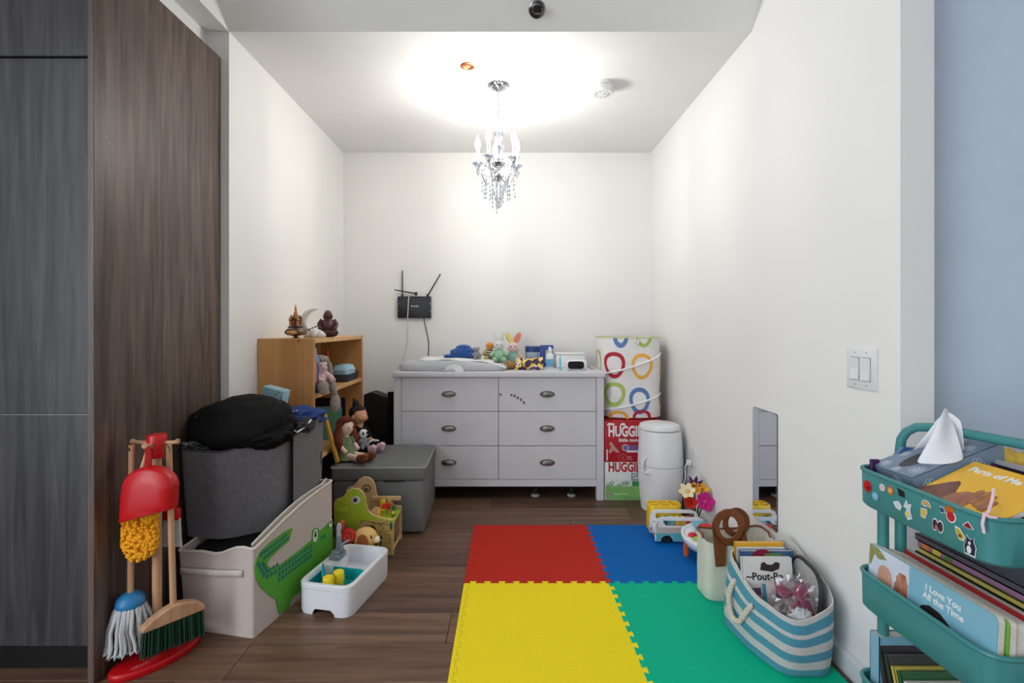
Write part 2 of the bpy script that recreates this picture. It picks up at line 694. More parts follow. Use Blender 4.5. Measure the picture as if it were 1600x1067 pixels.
MB().rbox(((DX0 + DX1) / 2, DY + 0.02, 0.105), (DX1 - DX0 - 0.09, 0.03, 0.042), 0.002, 1).build('bottom_rail', M_DRES, t, smooth=30)
rows = [(0.5505, 0.759), (0.3375, 0.547), (0.129, 0.334)]
xm = -0.052
HAND = None
for ci, (x0, x1) in enumerate(((DX0 + 0.047, xm - 0.0016), (xm + 0.0016, DX1 - 0.047))):
    for z0, z1 in rows:
        d = MB().rbox(((x0 + x1) / 2, DY + 0.016, (z0 + z1) / 2), (x1 - x0, 0.020, z1 - z0), 0.0015, 1).build('drawer', M_DRES, t, smooth=30)
        hx = -0.360 if ci == 0 else 0.250
        hz = z0 + (z1 - z0) * 0.505
        # cup pull: quarter shell with an oval back flange
        mb = MB()
        rings = []
        na, nb = 12, 8
        for i in range(nb + 1):
            th = PI / 2 * i / nb          # 0 at top (wall) .. 90deg front
            ring = []
            for j in range(na + 1):
                u = -1 + 2 * j / na
                prof = math.sqrt(max(0.0, 1 - u * u))
                ring.append((0.041 * u, -0.024 * math.sin(th) * prof ** 0.8, 0.019 * math.cos(th) * prof ** 0.8))
            rings.append(ring)
        mb.sheet(rings)
        # lower lip rolling forward under the cup
        lip = [[(0.041 * u, -0.024 * math.sqrt(max(0, 1 - u * u)) ** 0.8, 0.0) for u in [-1 + 2 * j / na for j in range(na + 1)]],
               [(0.040 * u, -0.022 * math.sqrt(max(0, 1 - u * u)) ** 0.8, -0.007) for u in [-1 + 2 * j / na for j in range(na + 1)]]]
        mb.sheet(lip)
        fl = [(0.047 * math.cos(a), 0.0205 * math.sin(a)) for a in [2 * PI * i / 28 for i in range(28)]]
        mb.prism(fl, 0.0, 0.0016, basis((0, 0, 0), (1, 0, 0), (0, 0, 1)))
        o = MB()
        o.v = [p + Vector((hx, DY + 0.006, hz)) for p in mb.v]
        o.f, o.m = mb.f, mb.m
        kid(d, 'handle', o, M_NICKEL, smooth=50, solid=0.0012)
# centre feet under the rail
for x in (0.181, 0.41):
    MB().lathe([(0.001, 0), (0.024, 0), (0.026, 0.004), (0.026, 0.010), (0.02, 0.013), (0.001, 0.014)], (x, 3.14, 0)).build('centre_foot', mat('foot_grey', (190, 190, 190), rough=0.4), t)
    MB().box((x, 3.14, .066), (.02, .02, .104)).build('centre_foot_post', M_GAP, t, smooth=0)
# little grey stickers on the top right drawer
mb = MB()
B = basis((0, DY + 0.0055, 0), (1, 0, 0), (0, 0, 1))
for i, (px, py) in enumerate(((782, 616.5), (799, 617.5), (804, 619), (809, 622), (814, 625), (818.5, 629.5))):
    x = (px - 792) * DY / 772
    z = 1.08 - (py - 509) * DY / 772
    w = .007
    mb.prism([(x - w, z - w), (x + w, z - w), (x + w * 1.1, z + w * .2), (x + w * .8, z + w * (1.2 if i > 1 else .9)), (x, z + w * (1.0 if i < 2 else 1.7)), (x - w * .9, z + w * .9)], 0, 0.0004, B)
mb.build('sticker', mat('sticker_grey', (92, 88, 80), col2=(120, 110, 90), scale=200), t, smooth=0)

# changing pad: grey contoured shell with a white liner and strap
M_PADG = plas('pad_grey', 196, 198, 200, 0.5)
M_PADW = mat('pad_white', (238, 238, 240), rough=0.8, scale=40, var=0.02, bump=0.1)
t = thing('changing_pad', 'pale grey contoured baby changing pad lying on the dresser', 'changing pad', (-0.345, 3.30, ZD), world=False)
def padring(s, z, sag=0.0):
    R = rring(0.70 * s - (1 - s) * 0.0, 0.40 * s, 0.11 * s, 0, 6, 6)
    return [Vector((p.x, p.y, z(p.x, p.y) if callable(z) else z)) for p in R]
def padtop(k):
    def f(x, y):
        u = abs(y) / 0.2
        e = max(0, (x / 0.35))
        return k * (0.062 - 0.03 * max(0, x / 0.35) ** 1.5 + 0.006 * u * u - 0.018 * max(0, -x / 0.35) ** 6)
    return f
rings = [padring(0.95, 0.0), padring(0.985, 0.006), padring(1.0, padtop(0.45)), padring(0.985, padtop(0.8)), padring(0.94, padtop(1.0)),
         padring(0.86, padtop(0.98)), padring(0.7, padtop(0.72)), padring(0.4, padtop(0.6)), padring(0.1, padtop(0.58))]
MB().loft(rings).build('shell', M_PADG, t, smooth=60)
rings = []
for i in range(13):
    x = -0.24 + 0.50 * i / 12
    rings.append([(x, y, 0.066 - 0.03 * max(0, x / 0.35) ** 1.5 + 0.004 * math.sin(x * 30 + y * 20) + 0.004 * abs(y) / 0.17) for y in [-0.185 + 0.37 * j / 8 for j in range(9)]])
MB().sheet(rings).build('liner', M_PADW, t, smooth=60, solid=0.006)
# white rounded flap on the front side and the buckle strap
fl = [(0.062 * math.cos(a), 0.044 * math.sin(a)) for a in [PI * i / 16 for i in range(17)]]
MB().prism(fl, 0, 0.004, basis((0.015, -0.203, 0.001), (1, 0, 0), (0, -0.12, 1))).build('side_flap', M_PADW, t)
MB().tube([(-0.10, -0.215, 0.006), (-0.07, -0.22, 0.010), (-0.03, -0.221, 0.006), (0.0, -0.218, 0.012), (0.02, -0.214, 0.006)], 0.007, n=8, flat=0.5).build('strap', plas('strap_grey', 176, 178, 182, 0.6), t)
MB().tube([(0.18, -0.12, 0.060), (0.25, -0.165, 0.052), (0.30, -0.185, 0.036), (0.335, -0.17, 0.022)], 0.010, n=8, flat=0.5).build('strap', M_PADW, t)

# ================================================================== OTTOMAN
M_OTT = mat('grey_leatherette', (122, 124, 124), rough=0.62, kind='weave', col2=(104, 106, 106), scale=160, bump=0.12)
M_PIPE = plas('piping_grey', 158, 160, 160, 0.5)
t = thing('storage_ottoman', 'grey upholstered storage ottoman in front of the dresser', 'ottoman', (-0.672, 2.785, 0), 1.5)
OW, OD = 0.485, 0.475
MB().rbox((0, 0, 0.143), (OW - 0.006, OD - 0.006, 0.276), 0.022, 3).build('base', M_OTT, t, smooth=50)
rings = [rring(OW - .006, OD - .006, .02, .282), rring(OW + .004, OD + .004, .024, .288), rring(OW + .004, OD + .004, .024, .338), rring(OW - .004, OD - .004, .026, .350),
         rring(OW - .05, OD - .05, .03, .358), rring(OW - .2, OD - .2, .04, .362), rring(.1, .1, .02, .363)]
lid = MB().loft(rings).build('lid', M_OTT, t, smooth=50)
MB().tube(rring(OW + .002, OD + .002, .024, .346), 0.0042, n=6, closed=True).build('piping', M_PIPE, lid)
MB().tube([(0.03, -OD / 2 - 0.001, 0.279), (0.06, -OD / 2 - 0.006, 0.279), (0.11, -OD / 2 - 0.006, 0.279), (0.14, -OD / 2 - 0.001, 0.279)], 0.005, n=6, flat=.5).build('pull_tab', mat('tab_black', (25, 25, 26), rough=.7), lid)

# ================================================================== BOOKSHELF
M_BIRCH = mat('birch_veneer', (214, 158, 98), rough=0.45, kind='wood', col2=(192, 134, 78), scale=9, spec=0.4)
M_BIRCHE = mat('birch_edge', (224, 178, 120), rough=0.5, kind='wood', col2=(206, 158, 104), scale=14)
SX0, SX1, SY0, SY1, SZ = -1.203, -0.933, 2.385, 3.20, 1.018
t = thing('bookshelf', 'low birch wood bookshelf standing against the left wall', 'bookshelf', (-1.07, 2.79, 0), world=True)
for yy in (SY0 + 0.010, SY1 - 0.010):
    MB().rbox(((SX0 + SX1) / 2, yy, (SZ - 0.022) / 2 + (0.011 if yy < 2.6 else 0.011)), (SX1 - SX0, 0.020, SZ), 0.001, 1).build('side_panel', M_BIRCH, t, smooth=30)
for i, z in enumerate((SZ - 0.012, 0.735, 0.42, 0.08)):
    s_ = MB().rbox(((SX0 + SX1) / 2 + (0 if i else 0.0), (SY0 + SY1) / 2, z), (SX1 - SX0 - 0.004, SY1 - SY0 - 0.041, 0.022), 0.001, 1).build('shelf_board', M_BIRCHE, t, smooth=30)
MB().box((SX0 + 0.004, (SY0 + SY1) / 2, SZ / 2), (0.006, SY1 - SY0 - 0.041, SZ - 0.04)).build('back_panel', M_BIRCH, t, smooth=0)
MB().lathe([(0.0001, 0), (0.006, 0), (0.006, 0.0012), (0.0001, 0.0012)], (0, 0, 0), 12, M=Tr(-1.005, SY0 - 0.0002, SZ - 0.012) @ Rx(90)).build('screw_cap', mat('cap_brown', (120, 84, 50)), t)

# ================================================================== DIAPER BOXES, HAMPER, PAIL
def letters_box(name, label, x0, x1, y0, y1, z0, z1, m):
    t = thing(name, label, 'box', ((x0 + x1) / 2, (y0 + y1) / 2, z0), world=True)
    MB().rbox(((x0 + x1) / 2, (y0 + y1) / 2, (z0 + z1) / 2), (x1 - x0, y1 - y0, z1 - z0), 0.003, 2).build('carton', m, t, smooth=30)
    return t, (lambda x, z, lift=0.0004: basis((x, y0 - lift, z), (1, 0, 0), (0, 0, 1)))

M_BRED = plas('carton_red', 176, 22, 36, 0.45)
M_INKW = plas('ink_white', 240, 238, 238, 0.5)
M_INKR = plas('ink_red', 190, 24, 40, 0.5)
M_INKG = plas('ink_grey_blue', 92, 112, 136, 0.5)
t, B = letters_box('diaper_box', 'white and green cardboard diaper carton standing on the floor beside dresser', 0.607, 0.975, 3.06, 3.42, 0.0, 0.236, plas('carton_white', 226, 232, 228, 0.45))
MB().prism([(0, 0), (0.36, 0), (0.36, 0.075), (0.25, 0.088), (0.12, 0.083), (0.0, 0.088)], 0, 0.0004, B(0.611, 0.003)).build('green_field', mat('carton_green', (110, 176, 92), (0.45), scale=14, col2=(150, 200, 124)), t, smooth=0)
text('HUGGIES', 0.078, M_INKR, t, B(0.627, 0.178), bold=0.0028, sx=0.70)
text('plus', 0.066, M_INKG, t, B(0.768, 0.138), sx=0.95)
MB().strip([(0, 0), (.06, 0)], .006, B(.778, .126)).build('fine_print', M_INKG, t, smooth=0)
mb = MB()
for (x, z, r) in ((.64, .098, .012), (.70, .095, .01), (.735, .1, .012), (.745, .115, .008), (.655, .12, .006), (.72, .118, .006)):
    for a in (40, 90, 140):
        c, s = math.cos(math.radians(a)), math.sin(math.radians(a))
        mb.prism([(0, 0), (r * 1.6 * c - r * .35 * s, r * 1.6 * s + r * .35 * c), (r * 2.6 * c, r * 2.6 * s), (r * 1.6 * c + r * .35 * s, r * 1.6 * s - r * .35 * c)], 0, 0.0005, B(x, z - .012))
mb.build('leaf_print', plas('leaf_green', 70, 140, 70, 0.5), t, smooth=0)
mb = MB().prism([(0, 0), (.07, 0), (.07, .03), (0, .03)], 0, .0006, B(.775, .088))
mb.build('green_badge', plas('badge_green', 64, 150, 72, .5), t, smooth=0)
MB().disc((0, 0), .017, B(.633, .03), t=.0008).build('round_badge', mat('badge_photo', (196, 190, 182), col2=(96, 84, 76), scale=120), t, smooth=0)
MB().strip([(0, .008), (.09, .008)], .010, B(.662, .03, .0009)).build('fine_print', plas('ink_pale_green', 168, 214, 150, .5), t, smooth=0)

t, B = letters_box('diaper_box', 'red cardboard diaper carton stacked on the white and green one', 0.605, 0.97, 3.058, 3.42, 0.237, 0.489, M_BRED)
text('HUGGIES', 0.090, M_INKW, t, B(0.626, 0.397), bold=0.0032, sx=0.64)
text('little movers', 0.032, M_INKW, t, B(0.692, 0.363), bold=0.0008)
MB().strip([(0, 0), (0, .07)], .007, B(.620, .246)).build('fine_print', M_INKW, t, smooth=0)
MB().disc((0, 0), .021, B(.733, .326), t=.0009).build('round_badge', plas('badge_pale', 200, 198, 222, .5), t, smooth=0)
MB().disc((0, 0), .015, B(.733, .326, .0012), t=.0009).build('round_badge', plas('badge_violet', 110, 100, 160, .5), t, smooth=0)
MB().prism([(0, 0), (.09, 0), (.09, .034), (0, .034)], 0, .0006, B(.742, .308)).build('violet_banner', plas('banner_violet', 122, 92, 150, .5), t, smooth=0)
MB().prism([(0, 0), (.08, 0), (.08, .012), (0, .012)], 0, .0007, B(.742, .297)).build('white_banner', M_INKW, t, smooth=0)
MB().strip([(.024 * math.cos(a) , .024 * math.sin(a)) for a in [2 * PI * i / 20 for i in range(20)]], .002, B(.716, .262), closed=True).build('ring_print', plas('ink_pink', 206, 130, 136, .5), t, smooth=0)
MB().strip([(-.006, .006), (0, .01), (.006, .005), (-.006, -.008), (.008, -.008)], .003, B(.716, .262)).build('ring_print', plas('ink_pink', 206, 130, 136, .5), t, smooth=0)
MB().strip([(0, 0), (.026, 0)], .008, B(.745, .268)).build('fine_print', plas('ink_pink', 206, 130, 136, .5), t, smooth=0)
MB().strip([(0, 0), (.032, 0)], .006, B(.745, .254)).build('fine_print', plas('ink_pink', 206, 130, 136, .5), t, smooth=0)
# crawling figure print (flat, generic): crouched baby silhouette
MB().prism([(0, 0), (.012, .004), (.02, .018), (.034, .012), (.05, .006), (.062, .004), (.058, .016), (.045, .028), (.034, .045), (.022, .052), (.02, .066), (.010, .072), (.0, .064), (.001, .052), (.008, .045), (.006, .03), (-.004, .016)], 0, .0006, B(.634, .29)).build('figure_print', mat('figure_tone', (214, 168, 152), col2=(180, 120, 110), scale=60), t, smooth=0)
for i, (x, w) in enumerate(((.618, .05), (.70, .035))):
    MB().prism([(0, 0), (w, 0), (w - .006, .012), (.01, .014)], 0, .0005, B(x, .465)).build('white_flash', M_INKW, t, smooth=0)

# pop up laundry hamper
M_HAMP = mat('hamper_nylon', (232, 228, 226), rough=0.6, scale=30, var=0.03, bump=0.05)
HX, HY, HZ, HR = 0.802, 3.30, 0.490, 0.198
t = thing('laundry_hamper', 'white pop-up laundry hamper printed with coloured rings, on the diaper cartons', 'hamper', (HX, HY, HZ), world=True)
def hsurf(a, z, k=0.0):
    """point on the hamper skin; a angle from the camera side, z height"""
    e = 3.2
    c, s = math.sin(a), -math.cos(a)
    q = (abs(c) ** e + abs(s) ** e) ** (-1 / e)
    r = (HR * (1.0 + 0.025 * math.sin(z * 22 + a * 1.0) - 0.02 * (z < 0.04)) + k) * q
    top = 0.02 if z > 0.5 else 0
    return Vector((HX + r * c, HY + r * s, HZ + z - 0.0))
def hring(z, k=0.0, tilt=0.0):
    return [hsurf(2 * PI * j / 48, z, k) for j in range(48)]
HH = 0.515
zs = [0.0, 0.012, 0.03, .08, .14, .2, .26, .32, .38, .44, .49, HH]
MB().loft([hring(z, -0.03 if z == 0 else 0) for z in zs] + [hring(HH, -0.004)] + [hring(z, -0.006) for z in (.4, .2, .02)], True, True).build('hamper_body', M_HAMP, t, smooth=50)
MB().tube(hring(HH, -0.001), 0.004, n=6, closed=True).build('rim', plas('rim_green', 200, 206, 150, .6), t)
HC = {'red': (176, 18, 46), 'yel': (240, 176, 62), 'grn': (168, 194, 92), 'blu': (86, 124, 178)}
def hring_print(a0, z0, ra, rz, w, c, n=30, rot=0.0, zmax=HH - .003, zmin=.004):
    mb = MB()
    inner, outer = [], []
    for i in range(n + 1):
        th = 2 * PI * i / n + rot
        wob = 1 + 0.05 * math.sin(3 * th)
        for lst, kk in ((inner, 1 - w), (outer, 1.0)):
            u, v = ra * wob * kk * math.cos(th), rz * wob * kk * math.sin(th)
            lst.append(hsurf(a0 + u, min(zmax, max(zmin, z0 + v)), 0.0012))
    mb.sheet([inner, outer])
    mb.build('ring_print', mat('hamper_' + c, HC[c], rough=.6, scale=30, var=.03), t, smooth=60)
for a0, z0, ra, rz, w, c in ((-.60, .345, .31, .084, .30, 'red'), (.22, .338, .32, .082, .28, 'yel'), (-.60, .160, .32, .078, .34, 'grn'), (.15, .122, .32, .084, .34, 'blu'),
                             (-.48, -.002, .30, .06, .3, 'yel'), (.22, .005, .28, .06, .30, 'red'), (-.42, .508, .22, .055, .55, 'blu'), (.30, .512, .25, .055, .4, 'grn'),
                             (1.15, .30, .3, .08, .24, 'yel'), (1.1, .12, .28, .075, .24, 'yel'), (-1.35, .36, .28, .08, .25, 'grn'), (1.9, .34, .28, .08, .25, 'red')):
    hring_print(a0, z0, ra, rz, w, c)
for (zA, zB) in ((.285, .415), (.055, .16)):
    MB().tube([hsurf(-.95 + 1.95 * i / 24, zA + (zB - zA) * (i / 24) ** 1.25, 0.003) for i in range(25)], 0.0065, n=8).build('spiral_wire', plas('wire_sleeve', 238, 236, 236, .6), t)
MB().tube([hsurf(0.02, HH - .008, .004), hsurf(0.03, HH - .03, .012), hsurf(.1, HH - .04, .012), hsurf(.12, HH - .01, .004)], 0.006, n=8).build('handle_loop', plas('wire_sleeve', 238, 236, 236, .6), t)

# diaper pail
M_PAIL = plas('pail_white', 236, 236, 238, 0.32)
t = thing('diaper_pail', 'tall white rounded diaper pail beside the right wall', 'diaper pail', (0.908, 2.925, 0), 12)
MB().lathe([(.001, 0), (.104, 0), (.110, .004), (.113, .03), (.121, .12), (.128, .22), (.1295, .268)], n=48).build('lower_body', M_PAIL, t, smooth=35)
MB().lathe([(.127, .2695), (.1295, .271), (.129, .30), (.125, .38), (.1185, .455), (.117, .468), (.001, .468)], n=48).build('upper_body', M_PAIL, t, smooth=35)
MB().lathe([(.113, .470), (.1165, .471), (.117, .486), (.113, .496), (.09, .5055), (.05, .510), (.001, .511)], n=48, M=Rx(-1.2)).build('lid', M_PAIL, t, smooth=45)
mb = MB()
mb.tube([(.040 * math.cos(a) * .6, 0, .046 * math.sin(a)) for a in [math.radians(70 + 220 * i / 12) for i in range(13)]], .007, n=8, M=Tr(-.119, -.055, .275))
mb.rbox((-.112, -.062, .236), (.04, .03, .014), .005, 2)
mb.build('latch', M_PAIL, t)
# ================================================================== CEILING AND WALL FIXTURES
CHROME = mat('chrome', (215, 216, 220), rough=0.08, metal=1.0, scale=20, var=0.01)
CRYSTAL = clear_mat('crystal', (232, 236, 242), 0.55, 0.03)
M_BULB = mat('lit_bulb', (255, 252, 247), rough=0.4, emit=BULB_STRENGTH, var=0)
M_CANDLE = plas('candle_sleeve', 240, 238, 234, 0.4)
HXc, HYc = -0.044, 2.62
t = thing('chandelier', 'small crystal chandelier with lit candle bulbs hanging from the ceiling', 'chandelier', (HXc, HYc, ZC))
MB().lathe([(.001, 0), (.058, 0), (.059, -.003), (.052, -.008), (.042, -.012), (.038, -.020), (.020, -.026), (.008, -.034), (.001, -.036)], n=32).build('canopy', CHROME, t, smooth=35)
zc = lambda z: z - ZC
# chain links
LINK = None
z = 2.318
i = 0
while z > 2.185:
    pts = [(.006 * math.cos(a), 0, .0115 * math.sin(a)) for a in [2 * PI * k / 12 for k in range(12)]]
    if LINK is None:
        LINK = MB().tube(pts, .0016, n=6, closed=True).build('chain_link', CHROME, t)
        o = LINK
    else:
        o = LINK.copy()
        COL.objects.link(o)
    o.location = (0, 0, zc(z - .008))
    o.rotation_euler = (0, 0, math.radians(90 * (i % 2) + 25))
    z -= .0175
    i += 1
MB().lathe([(.001, .0), (.006, -.004), (.008, -.012), (.012, -.018), (.006, -.026), (.016, -.045), (.024, -.075), (.020, -.105), (.010, -.125), (.018, -.14), (.034, -.150), (.022, -.165), (.010, -.185), (.026, -.20), (.030, -.215), (.016, -.235), (.008, -.25)],
           (0, 0, zc(2.175)), n=24).build('glass_column', CRYSTAL, t, smooth=30)
MB().lathe([(.001, .012), (.03, .010), (.036, .004), (.030, -.008), (.014, -.018), (.001, -.02)], (0, 0, zc(1.935)), n=24).build('hub_plate', CHROME, t)
MB().lathe([(.001, .02), (.020, .016), (.028, .004), (.022, -.010), (.008, -.022), (.001, -.026)], (0, 0, zc(1.868)), n=24).build('hub', CHROME, t)

def drop(mb, x, y, z, l, r):
    mb.lathe([(.0006, 0), (r, -l * .35), (r * .9, -l * .5), (.0006, -l)], (x, y, z), n=6)

for k in range(5):
    a = math.radians(28 + 72 * k)
    ca, sa = math.cos(a), math.sin(a)
    R = 0.112
    P = []
    for q in range(15):
        u = q / 14
        r = .014 + (R - .014) * (u ** .85)
        zz = 1.868 - .034 * math.sin(PI * min(1, u * 1.25)) + .062 * max(0, u - .45) / .55 * (u)
        P.append((r * ca, r * sa, zc(zz)))
    arm = MB().tube(P, .0032, n=8).build('arm', CHROME, t)
    tip = P[-1]
    b = (tip[0], tip[1], tip[2])
    kid(arm, 'glass_dish', MB().lathe([(.003, 0), (.016, .003), (.030, .013), (.032, .015), (.015, .006), (.003, .003)], b, n=16), CRYSTAL, smooth=30)
    kid(arm, 'cup', MB().lathe([(.003, -.012), (.009, -.010), (.014, 0), (.015, .010), (.011, .012), (.003, .011)], b, n=16), CHROME)
    kid(arm, 'candle_sleeve', MB().lathe([(.001, .010), (.0085, .010), (.0085, .088), (.006, .09), (.001, .09)], b, n=14), M_CANDLE)
    kid(arm, 'bulb', MB().lathe([(.001, .088), (.0075, .090), (.013, .104), (.0145, .118), (.011, .138), (.005, .156), (.001, .166)], b, n=16), M_BULB)
    cr = MB()
    for j, (dr, l) in enumerate(((0, .034), (.018, .022), (-.018, .022))):
        x, y = b[0] + dr * -sa, b[1] + dr * ca
        drop(cr, x, y, b[2] - .010, l * .5, .0042)
        drop(cr, x, y, b[2] - .010 - l * .5, l * .9, .0062)
    # long strings hanging under the middle of each arm
    r2 = .068
    for j in range(4 + (k % 2) * 3):
        drop(cr, r2 * ca, r2 * sa, zc(1.838) - j * .022, .021, .0055)
    for da, rr, nn in ((.35, .088, 3), (-.35, .088, 4), (.6, .05, 5)):
        for j in range(nn):
            drop(cr, rr * math.cos(a + da), rr * math.sin(a + da), zc(1.845) - j * .022, .021, .005)
    # swag beads between neighbouring cups
    a2 = a + math.radians(72)
    for j in range(1, 8):
        u = j / 8
        x = R * (ca * (1 - u) + math.cos(a2) * u)
        y = R * (sa * (1 - u) + math.sin(a2) * u)
        cr.ell((x, y, b[2] + .006 - .045 * math.sin(PI * u)), (.0042, .0042, .0042), 6, 4)
    kid(arm, 'crystal_drops', cr, CRYSTAL, smooth=0)
cr = MB()
for k in range(10):
    a = 2 * PI * k / 10
    for j in range(4):
        r = .042 - .008 * j
        drop(cr, r * math.cos(a), r * math.sin(a), zc(1.842 - .026 * j), .024, .005)
cr.ell((0, 0, zc(1.722)), (.019, .019, .021), 10, 6)
cr.build('crystal_drops', CRYSTAL, t, smooth=0)

# recessed copper spotlight
t = thing('recessed_spotlight', 'small recessed ceiling spotlight with a copper trim ring', 'ceiling light', (-0.192, 2.425, ZC))
COPPER = mat('copper', (212, 128, 84), rough=0.3, metal=1.0, scale=60, col2=(150, 84, 56))
MB().lathe([(.017, 0), (.036, 0), (.036, -.003), (.030, -.005), (.020, -.004), (.017, -.001)], n=28).build('trim_ring', COPPER, t)
MB().lathe([(.001, -.0005), (.018, -.0005), (.016, -.004), (.001, -.006)], n=20).build('lamp_lens', mat('lens_amber', (226, 170, 120), rough=.2, col2=(150, 80, 40), scale=150), t)

# smoke detector
t = thing('smoke_detector', 'round white smoke detector on the ceiling right of the chandelier', 'smoke detector', (0.505, 2.615, ZC))
MB().lathe([(.001, 0), (.062, 0), (.063, -.012), (.058, -.016)], n=36).build('base_plate', WHITE, t, smooth=30)
MB().lathe([(.056, -.016), (.060, -.019), (.060, -.040), (.052, -.048), (.02, -.050), (.001, -.050)], n=36).build('housing', WHITE, t, smooth=35)
mb = MB()
for a in range(0, 360, 30):
    mb.box((.036, 0, -.0506), (.012, .0022, .0012), Rz(a))
mb.lathe([(.0005, -.051), (.0035, -.051), (.0035, -.0525), (.0005, -.053)], (.012, -.008, 0), n=8)
mb.build('vent_slots', mat('slot_grey', (110, 110, 110)), t, smooth=0)

# sidewall sprinkler on the sloped fascia
sy, sz = YN - 0.058, ZC + 0.0615
t = thing('fire_sprinkler', 'chrome sidewall fire sprinkler on the sloped ceiling edge', 'sprinkler', M=Tr(0.127, sy, sz) @ Rx(43 + 90))
DKCH = mat('dull_chrome', (120, 118, 116), rough=.22, metal=1.0)
MB().lathe([(.012, -.0), (.034, -.0), (.035, .003), (.028, .006), (.024, .004), (.014, .010), (.012, .012)], n=28).build('escutcheon', DKCH, t, smooth=30)
MB().lathe([(.001, -.004), (.010, -.004), (.011, .02), (.007, .026), (.007, .045), (.001, .046)], n=16).build('nozzle', DKCH, t, smooth=30)
mb = MB()
for s in (-1, 1):
    mb.tube([(s * .010, 0, .018), (s * .014, 0, .034), (s * .004, 0, .05)], .0025, n=6)
mb.prism([(-.016, -.004), (.016, -.004), (.018, .022), (-.018, .022)], .050, .053)
mb.build('deflector', DKCH, t, smooth=30)

# wifi router on the back wall
M_BLK = plas('black_gloss', 18, 18, 20, 0.22)
M_BLKM = plas('black_matt', 22, 22, 23, 0.55)
t = thing('wifi_router', 'black wifi router with three antennas mounted on the back wall', 'router', (-0.677, YB, 1.215), world=False)
mb = MB()
prof = [(-.080, -.012), (-.074, -.030), (-.03, -.034), (.03, -.036), (.072, -.034), (.080, -.028), (.082, -.002), (-.080, -.002)]
mb.prism([(p[1], p[0]) for p in prof], -.122, .122, basis((0, 0, 0), (0, 1, 0), (0, 0, 1)))
mb.build('case', M_BLK, t, smooth=30, bevel=.003)
mb = MB()
for z in (-.026, .026):
    mb.box((0, -.0358, z), (.246, .002, .0016))
mb.build('groove', mat('groove_black', (4, 4, 4)), t, smooth=0)
mb = MB()
for z in (-.026, .026):
    for s in (-1, 1):
        mb.box((s * .119, -.034, z), (.012, .008, .006))
mb.build('side_notch', plas('notch_grey', 170, 170, 170), t, smooth=0)
for pts in (((-.088, -.02, .08), (-.088, -.02, .27)), ((.012, -.02, .10), (-.145, -.028, .128)), ((.096, -.02, .085), (.190, -.02, .245))):
    a = MB().tube([pts[0], pts[1]], [.0065, .005], n=8, flat=.8).build('antenna', M_BLKM, t)
    p = pts[0]
    kid(a, 'hinge', MB().rbox((p[0], p[1], p[2] + .0), (.016, .014, .026), .003), M_BLKM)
_b = basis((-.005, -.0372, .004), (1, 0, 0), (0, 0, 1))
text('tp-link', .015, M_INKW, t, _b, bold=.0003)
MB().disc((-.010, .005), .005, _b, t=.0004, n=10).build('logo_mark', M_INKW, t, smooth=0)
tag(MB().tube([(-.04 - .677 + x, YB - .038 + y, 1.215 + z) for x, y, z in ((.006, 0.0, .085), (.001, -.003, .06), (-.002, -.003, 0), (-.006, -.002, -.085), (-.006, .02, -.13), (-.012, .032, -.24), (-.03, .033, -.33), (-.062, .030, -.42), (-.076, .02, -.48), (-.085, .015, -.53))], .0034, n=6).build('router_cable', plas('cable_white', 226, 224, 220, .5)), 'thin white cable hanging from the router down to the dresser', 'cable')
tag(MB().tube([(-.677 + x, YB - .012 + y, 1.215 + z) for x, y, z in ((.068, -.012, -.078), (.076, 0, -.12), (.092, .006, -.2), (.104, .006, -.26), (.101, .006, -.32), (.097, .004, -.40), (.096, 0, -.5))], .003, n=6).build('router_cable', plas('cable_black', 40, 40, 42, .5)), 'thin black cable hanging from the router behind the changing pad', 'cable')

# light switch on the right wall
t = thing('light_switch', 'white double rocker light switch plate on the right wall', 'light switch', (XR, 1.474, 0.952), world=False)
MB().rbox((-.003, 0, 0), (.006, .124, .122), .0028, 2).build('plate', WHITE, t, smooth=40)
for s in (-1, 1):
    mb = MB()
    mb.prism([(0, -.033), (.005, -.033), (.0015, 0), (.003, .033), (0, .033)], -.0165, .0165, basis((-.0062, s * .023, 0), (-1, 0, 0), (0, 0, 1)))
    mb.build('rocker', WHITE, t, smooth=0)
    MB().box((-.0063, s * .023, 0), (.0006, .037, .070)).build('rocker_gap', mat('gap_grey', (150, 152, 158)), t, smooth=0)
mb = MB()
for s in (-1, 1):
    for z in (-.048, .048):
        mb.lathe([(.0003, 0), (.0028, 0), (.0025, .0008), (.0003, .001)], M=Tr(-.006, s * .023, z) @ Ry(-90), n=10)
mb.build('screw', mat('screw_grey', (176, 176, 178), rough=.3), t)

# outlet with plug and cord low on the right wall
t = thing('wall_outlet', 'white wall outlet plate behind the diaper pail', 'outlet', (XR, 2.80, 0.325))
MB().rbox((-.003, 0, 0), (.006, .074, .118), .0028, 2).build('plate', WHITE, t, smooth=40)
for z in (-.024, .024):
    MB().rbox((-.0065, 0, z), (.003, .034, .030), .001, 1).build('socket', plas('socket_white', 222, 222, 224), t)
t = thing('power_plug', 'white power plug and cord in the outlet by the flowers', 'plug', (XR, 2.82, 0.301))
MB().rbox((-.022, 0, 0), (.026, .028, .028), .005, 2).build('plug', WHITE, t)
MB().tube([(-.034, 0, -.004), (-.045, .0, -.03), (-.04, .004, -.08), (-.05, .012, -.14), (-.055, .03, -.22), (-.045, .06, -.27), (-.045, .12, -.29), (-.042, .2, -.2965)], .0032, n=6).build('cord', WHITE, t)

